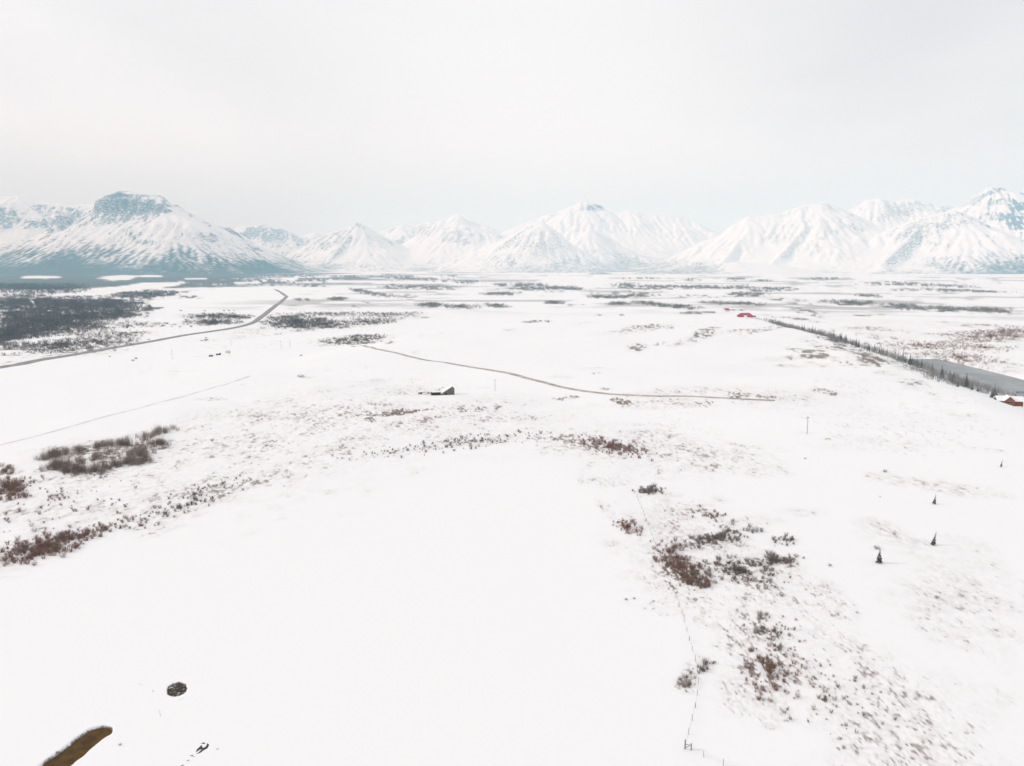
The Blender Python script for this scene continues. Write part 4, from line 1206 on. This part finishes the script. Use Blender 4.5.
def thicket(name, label, specs, mat, cat):
    meta = []
    for pt, n, (h0, h1) in specs:
        P = np.array(scatter(pt, n, rs))
        vg, _, _, _ = cover(P[:, 0], P[:, 1])
        Z = terrain(P[:, 0], P[:, 1])
        for j in range(n):
            if vg[j] < .35: continue
            meta.append((P[j, 0], P[j, 1], Z[j], rs.uniform(h0, h1), rs.uniform(0, 6.28), j))
    o = merged(name, meta, mat, LOW)
    return tag(o, label, cat, kind='stuff')


thicket('woodland', 'dark leafless woodland covering the rise on the left', [((20, 303, 60, 12, 0), 1500, (6, 10)), ((70, 305, 60, 11, 0), 1500, (6, 10)), ((110, 306, 40, 8, 0), 800, (6, 10)), ((40, 322, 70, 11, 0), 1600, (5, 8)), ((10, 335, 40, 10, 5), 900, (4, 8)),
        ((85, 318, 55, 6, 6), 700, (4, 7)), ((145, 294, 34, 3.5, 2), 700, (6, 10)), ((60, 345, 90, 9, 4), 1200, (2.5, 5)), ((140, 325, 40, 3, 0), 120, (2, 4)), ((30, 289, 60, 4, 0), 1300, (7, 11)), ((20, 286, 70, 3, 0), 900, (8, 12))], M['twig_far'], 'woodland')
thicket('willow_thicket', 'dark leafless thickets strung across the plain by the highway', [((298, 322, 36, 7, 0), 700, (3, 6)), ((322, 325, 34, 5, 2), 300, (3, 5)), ((365, 322, 40, 4, 3), 300, (3, 5)), ((335, 314, 60, 2.2, 0), 260, (3, 5)), ((390, 315, 44, 2.5, 2), 220, (3, 5)),
        ((215, 323, 34, 3, 0), 300, (3, 6)), ((212, 316, 26, 3, 2), 200, (3, 6)), ((236, 317, 20, 2.5, 0), 160, (3, 5)), ((355, 341, 36, 4.5, 0), 260, (2, 4)), ((368, 337, 24, 2.5, 0), 120, (2, 4))], M['twig_far'], 'thicket')
thicket('valley_thicket', 'grey strips of bare trees across the far valley floor', [(p[:5], int(60 + p[2] * 3), (5, 10)) for p in PATCH if 276 < p[1] < 312 and p[0] > 330 and p[5] >= .85], M['twig_pale'], 'thicket')
thicket('river_flat_brush', 'brown brush over the flats beyond the frozen river', [((990, 336, 40, 8, 4), 500, (2, 4)), ((1010, 333, 30, 9, 0), 300, (2, 4)), ((930, 345, 60, 5, 0), 300, (2, 4)), ((985, 348, 50, 5, 0), 200, (2, 3.5)), ((960, 358, 50, 6, -5), 200, (2, 4))], M['twig_red'], 'brush')


# ------------------------------------------------------------------ buildings
def gable_house(name, u, v, rz, L, Wd, eave, ridge, wall, roofm, label, cat, snow=0.35, over=0.5):
    """ridge along local x"""
    x, y, z = ground_at(u, v)
    t = empty(name, (x, y, z), rz)
    b = MB(); b.prism_x([(-Wd / 2, -1), (Wd / 2, -1), (Wd / 2, eave), (0, ridge), (-Wd / 2, eave)], -L / 2, L / 2)
    b.build('wall', wall, t)
    r = MB(); k = (ridge - eave) / (Wd / 2)
    o = over
    r.prism_x([(-Wd / 2 - o, eave - k * o + .03), (0, ridge + .03), (0, ridge + .03 + snow), (-Wd / 2 - o, eave - k * o + .03 + snow)], -L / 2 - o, L / 2 + o)
    r.prism_x([(.002, ridge + .03), (Wd / 2 + o, eave - k * o + .03), (Wd / 2 + o, eave - k * o + .03 + snow), (.002, ridge + .03 + snow)], -L / 2 - o, L / 2 + o)
    r.build('roof', roofm, t)
    tag(t, label, cat)
    return t


# ruined barn: lopsided board gable with a dark collapsed wing and its timber heap
bx, by, bz = ground_at(448, 394.5)
brn = empty('ruined_barn', (bx, by, bz), R(12))
tag(brn, 'weathered grey ruined barn with a snowy lopsided roof and a dark collapsed wing', 'barn')
b = MB(); b.prism([(-5.2, -1), (4.6, -1), (4.6, 5.2), (3.0, 6.9), (-5.2, 1.9)], -4, 4); b.build('wall', M['old_board'], brn)
b = MB(); b.prism([(-6.0, 1.45), (3.0, 6.95), (3.0, 7.35), (-6.0, 1.9)], -4.4, 4.0); b.prism([(3.004, 6.95), (5.1, 4.75), (5.1, 5.1), (3.004, 7.35)], -4.4, 4.4); b.build('roof', M['snow'], brn)
b = MB(); b.box(-3.2, -1.4, -4.08, -4.003, 0, 2.1); b.build('door', M['dark_log'], brn)
b = MB()
for i in range(7): b.box(-5.1, -3.4, -4.1, -4.01, .05 + i * .28, .27 + i * .28)
b.build('log_patch', M['tan_log'], brn)
b = MB()
for i in range(9): b.box(-13.4 + (i % 3) * .35, -6.1 - (i % 2) * .5, -3.2, -3.0 + .1 * (i % 2), -.4 + i * .3, -.14 + i * .3)
b.box(-13.2, -6.2, -2.9, 2.5, -1, 2.0); b.build('collapsed_wing', M['dark_log'], brn)
b = MB(); b.prism_x([(-3.1, 2.5), (3.0, 2.2), (3.0, 2.7), (0, 3.3), (-3.0, 2.95)], -12.6, -6.3); b.build('wing_snow', M['snow'], brn)
b = MB()
for p0, p1 in (((-8.5, -1, 2.6), (-4.5, 0, 6.2)), ((-4.6, 0, 6.1), (-2.6, .5, 5.2)), ((-7.2, 1, 2.6), (-6.6, 1, 5.0)), ((-9.6, 0, 2.8), (-9.2, .4, 4.4))): b.tube(p0, p1, .13, .1)
b.build('broken_rafter', M['old_board'], brn)
tx_, ty_, tz_ = ground_at(425, 394)
heap = empty('timber_heap', (tx_, ty_, tz_), R(8))
tag(heap, 'low heap of grey timber under snow left of the ruined barn', 'timber heap')
b = MB(); r_ = random.Random(4)
for i in range(30):
    a = r_.uniform(-3.2, 3.2); b.tube((a - 2.4, r_.uniform(-1, 1), r_.uniform(.1, 1.4)), (a + 2.2, r_.uniform(-1, 1), r_.uniform(.1, 1.7)), .16, .12)
b.build('beams', M['old_board'], heap)
b = MB(); b.prism_x([(-1.4, 0), (1.4, 0), (.9, 1.0), (0, 1.5), (-.9, 1.0)], -2.2, 1.8); b.build('snow_cap', M['snow'], heap)

# red barns on the brow
x, y, z = ground_at(745, 317)
rb = empty('red_barn', (x, y, z), R(-8))
tag(rb, 'long red roofed farm building with a pale front door on the distant brow', 'barn')
s_ = y / 1400.0
b = MB(); b.box(-13 * s_, 13 * s_, -6, 6, -2, 3.4); b.build('wall', M['red_paint'], rb)
b = MB(); b.add([(-14.5 * s_, -7, 3.1), (14.5 * s_, -7, 3.1), (14.5 * s_, 7, 3.1), (-14.5 * s_, 7, 3.1), (-8 * s_, 0, 10.0), (7 * s_, 0, 10.4)], [(3, 2, 1, 0), (0, 1, 5, 4), (1, 2, 5), (2, 3, 4, 5), (3, 0, 4)]); b.build('roof', M['red_paint'], rb)
b = MB(); b.box(-3 * s_, 3 * s_, -8.7, -8.403, -1, 4.4); b.build('door', M['white'], rb)
b = MB(); b.prism([(-4.4 * s_, 3.0), (4.4 * s_, 3.0), (0, 5.6)], -8.4, -6.0); b.build('porch_gable', M['red_paint'], rb)
b = MB(); b.box(14 * s_, 18.5 * s_, -4, 4, -2, 3.6); b.build('annex', M['blue_steel'], rb)
x, y, z = ground_at(726, 311.5)
rb2 = gable_house('red_shed', 726, 311.5, R(30), 17, 11, 4.2, 8.6, M['white'], M['red_paint'], 'small red roofed shed left of the long red farm building', 'shed', .2)
b = MB(); b.box(8.503, 8.62, -1.4, 1.4, 0, 2.6); b.build('door', M['red_paint'], rb2)

# log cabin at the right frame edge
x, y, z = ground_at(1006, 403.5)
cb = empty('log_cabin', (x, y, z + 0.7), R(-14))
tag(cb, 'red brown log cabin with snowy roof at the right frame edge', 'cabin')
b = MB(); b.prism_x([(-4, -2), (4, -2), (4, 2.8), (0, 5.2), (-4, 2.8)], -7.5, 11); b.build('wall', M['brown_log'], cb)
b = MB()
b.prism_x([(-5.4, 1.98), (0, 5.23), (0, 5.65), (-5.4, 2.4)], -8.4, 12); b.prism_x([(.003, 5.23), (5.4, 1.98), (5.4, 2.4), (.003, 5.65)], -8.4, 12); b.build('roof', M['snow'], cb)
b = MB(); b.prism([(-3.6, -2), (3.6, -2), (3.6, 3.0), (0, 6.2), (-3.6, 3.0)], -7.6, -.2); b.build('front_gable', M['brown_log'], cb)
b = MB()
b.prism([(-4.3, 2.45), (0, 6.24), (0, 6.7), (-4.3, 2.9)], -8.3, 0.5); b.prism([(.003, 6.24), (4.3, 2.45), (4.3, 2.9), (.003, 6.7)], -8.3, 0.5); b.build('gable_roof', M['snow'], cb)
for x0 in (-2.0, .5):
    b = MB(); b.box(x0, x0 + 1.5, -7.72, -7.603, .6, 2.5); wn = b.build('window', M['glass'], cb)
    b = MB(); b.box(x0 - .15, x0 + 1.65, -7.69, -7.606, 2.5, 2.65); b.box(x0 - .15, x0 + 1.65, -7.69, -7.606, .45, .6); b.build('frame', M['white'], wn)
b = MB(); b.box(-6.6, -5.2, -4.12, -4.003, .4, 2.0); b.build('window', M['glass'], cb)
b = MB(); b.box(6.2, 7.2, .8, 1.8, 4, 7.0); b.build('chimney', M['old_board'], cb)
b = MB(); b.prism_x([(-3.6, -1), (3.6, -1), (3.6, 2.6), (0, 4.0), (-3.6, 2.6)], -3, 3)
x, y, z = ground_at(1027, 398)
gs = empty('steel_garage', (x + 4, y + 16, z), R(-14))
tag(gs, 'blue grey steel roofed garage behind the log cabin', 'garage')
b.build('wall', M['brown_log'], gs)
b = MB(); b.prism_x([(-4.2, 2.4), (0, 4.03), (0, 4.25), (-4.2, 2.6)], -3.4, 3.4); b.prism_x([(.003, 4.03), (4.2, 2.4), (4.2, 2.6), (.003, 4.25)], -3.4, 3.4); b.build('roof', M['blue_steel'], gs)
b = MB(); b.box(-1.4, 1.4, -3.7, -3.603, -.5, 2.1); b.build('door', M['white'], gs)

# two dark sheds below the highway and the pale tree beside them
for u, v, rz, lab in ((211, 356.5, 25, 'left one of two small dark sheds below the highway'), (218.5, 355, -15, 'right one of two small dark sheds, nearer the pale bush')):
    t = gable_house('shed', u, v, R(rz), 4.6, 3.4, 2.1, 3.1, M['dark_log'], M['snow'], lab, 'shed', .18, .3)
    b = MB(); b.box(-.6, .6, -1.78, -1.703, 0, 1.7); b.build('door', M['old_board'], t)
for k, (u, v, s) in enumerate(((229, 353.5, 1.15), (226.5, 353, .8))):
    x, y, z = ground_at(u, v)
    o = bpy.data.objects.new('bare_tree', pb); COL.objects.link(o); o.location = (x, y, z); o.scale = (s * 1.7, s * 1.7, s); o.rotation_euler = (0, 0, k)
    tag(o, 'larger pale bare tree right of the two dark sheds' if k == 0 else 'smaller pale bare tree between the sheds and the larger one', 'tree')


# ------------------------------------------------------------------ utility poles
def pole(u, v, h, label, rz=0.3):
    x, y, z = ground_at(u, v)
    t = empty('utility_pole', (x, y, z), rz)
    b = MB(); b.tube((0, 0, -.5), (0, 0, h), .17, .12, 8); b.build('shaft', M['wood_pole'], t)
    b = MB(); b.box(-1.1, 1.1, .14, .26, h - .75, h - .6); ca = b.build('crossarm', M['wood_pole'], t)
    for q in (-.95, .95, -.4):
        b = MB(); b.tube((q, .2, h - .6), (q, .2, h - .38), .05, .035, 8); b.build('insulator', M['insulator'], ca)
    return tag(t, label, 'utility pole')


pole(807, 434, 10.5, 'lone wooden utility pole on the bare slope at the right')
pole(495, 391, 9.5, 'lone wooden utility pole right of the ruined barn')
pole(281, 348.5, 11.5, 'left one of the two poles below the highway bend')
pole(290, 347.5, 11.0, 'right one of the two poles below the highway bend')
pole(172.3, 359.5, 11.0, 'wooden pole left of the two dark sheds')
pole(231, 346, 10.0, 'wooden pole behind the pale bush near the sheds')

# ------------------------------------------------------------------ wire fence
fp = [ground_at(*p)[:2] for p in ((637, 497), (643, 512), (652, 536), (661, 560), (673, 590), (683, 617), (689, 640), (695, 660), (699, 680), (697, 700), (692, 722), (685, 749))]
fp2 = [ground_at(*p)[:2] for p in ((685, 749), (700, 755), (709, 760), (718, 764), (745, 772), (790, 784))]


def fence(pts, step, label, brace=None):
    P = np.array(pts); L = np.concatenate([[0], np.cumsum(np.hypot(*np.diff(P, axis=0).T))])
    n = int(L[-1] / step)
    s = np.linspace(0, L[-1], n + 1)
    xs_, ys_ = np.interp(s, L, P[:, 0]), np.interp(s, L, P[:, 1])
    t = empty('wire_fence', (xs_[0], ys_[0], zt(xs_[0], ys_[0])))
    o0 = np.array(t.location)
    tops = []
    r = random.Random(int(L[-1]))
    for i, (x, y) in enumerate(zip(xs_, ys_)):
        z = zt(x, y); h = 1.35 + r.uniform(-.15, .2)
        dx, dy = r.uniform(-.12, .12), r.uniform(-.08, .08)
        p = Vector((x, y, z)) - Vector(o0)
        b = MB(); rr = .055 if i % 6 else .09
        b.tube(p + Vector((0, 0, -.3)), p + Vector((dx, dy, h)), rr, rr * .85, 6); b.build('post', M['wood_pole'], t)
        tops.append(p)
    b = MB()
    for p, q in zip(tops[:-1], tops[1:]):
        for hz in (.4, .8, 1.2): b.tube(p + Vector((0, 0, hz)), q + Vector((0, 0, hz)), .008, .008, 3)
    b.build('wire', M['wire'], t)
    if brace is not None:
        p = tops[brace]
        b = MB(); b.tube(p + Vector((0, 0, -.3)), p + Vector((0, 0, 2.1)), .15, .13, 8)
        b.tube(p + Vector((1.2, -.4, -.3)), p + Vector((1.2, -.4, 1.5)), .13, .12, 8)
        b.tube(p + Vector((0, 0, 1.1)), p + Vector((1.2, -.4, 1.1)), .07, .07, 6); b.tube(p + Vector((0, 0, .3)), p + Vector((1.2, -.4, 1.2)), .06, .06, 6)
        b.build('corner_brace', M['wood_pole'], t)
    return tag(t, label, 'fence')


fence(fp, 5.4, 'wire fence on wooden posts running down past the brown thicket', None)
fence(fp2, 3.6, 'wire fence corner with a braced post at the bottom frame edge', 0)

# ------------------------------------------------------------------ open creek slits near the lower edge
M['slit'] = varied('black_creek_water', (0.012, 0.016, 0.02), (0.04, 0.05, 0.055), 1.5, rough=0.4)
b = MB()


def slit(pix, w):
    P = [ground_at(*p) for p in pix]
    n = len(P); v = []
    for i, (x, y, z) in enumerate(P):
        a, c = P[max(i - 1, 0)], P[min(i + 1, n - 1)]
        tx, ty = c[0] - a[0], c[1] - a[1]; l = math.hypot(tx, ty) + 1e-9
        k = 2.3 * w * (0.15 if i in (0, n - 1) else 1) * random.uniform(.6, 1.3)
        v += [(x - ty / l * k, y + tx / l * k, z + .03), (x + ty / l * k, y - tx / l * k, z + .03)]
    b.add(v, [(2 * i, 2 * i + 1, 2 * i + 3, 2 * i + 2) for i in range(n - 1)])


for pix, w_ in ((((196, 752), (199, 749), (200.5, 747), (202, 749), (204.5, 747.5)), .22), (((198.5, 752.5), (202, 750.5), (206, 748), (208, 745), (207, 743.5)), .16), (((201, 743.5), (203.5, 743), (205, 744)), .16),
                (((196, 754), (200, 752.5), (204, 750)), .10), (((191, 756), (193, 755.2)), .3), (((187, 761), (189.5, 760)), .3), (((181, 766), (184, 765)), .35), (((190, 755.5), (195, 757)), .12), (((200, 746.5), (202, 745)), .2),
                (((216, 748.5), (218, 750)), .1), (((217, 747.5), (219, 749)), .08), (((139, 684), (142, 685)), .08), (((152, 690), (154, 692)), .12), (((159, 710), (161, 717)), .07), (((178, 700), (184, 698)), .05)):
    slit(pix, w_)
cr_o = b.build('creek', M['slit'])
tag(cr_o, 'broken dark slits of a creek showing through the snow', 'creek', kind='structure')

# ------------------------------------------------------------------ air
hm = bpy.data.materials.new('air'); hm.use_nodes = True
ht = hm.node_tree; ht.nodes.clear()
ho = ht.nodes.new('ShaderNodeOutputMaterial'); hv = ht.nodes.new('ShaderNodeVolumePrincipled')
hv.inputs['Color'].default_value = (0.36, 0.76, 1.0, 1)
hv.inputs['Absorption Color'].default_value = (1, 1, 1, 1)
hv.inputs['Density'].default_value = 5.6e-5
hv.inputs['Anisotropy'].default_value = 0.0
ht.links.new(hv.outputs[0], ho.inputs['Volume'])
b = MB(); b.box(-31000, 31000, -31000, 31000, -120, 1900)
hz_o = b.build('haze', hm)
tag(hz_o, 'thin cold haze between the drone and the mountains', 'haze', kind='stuff')
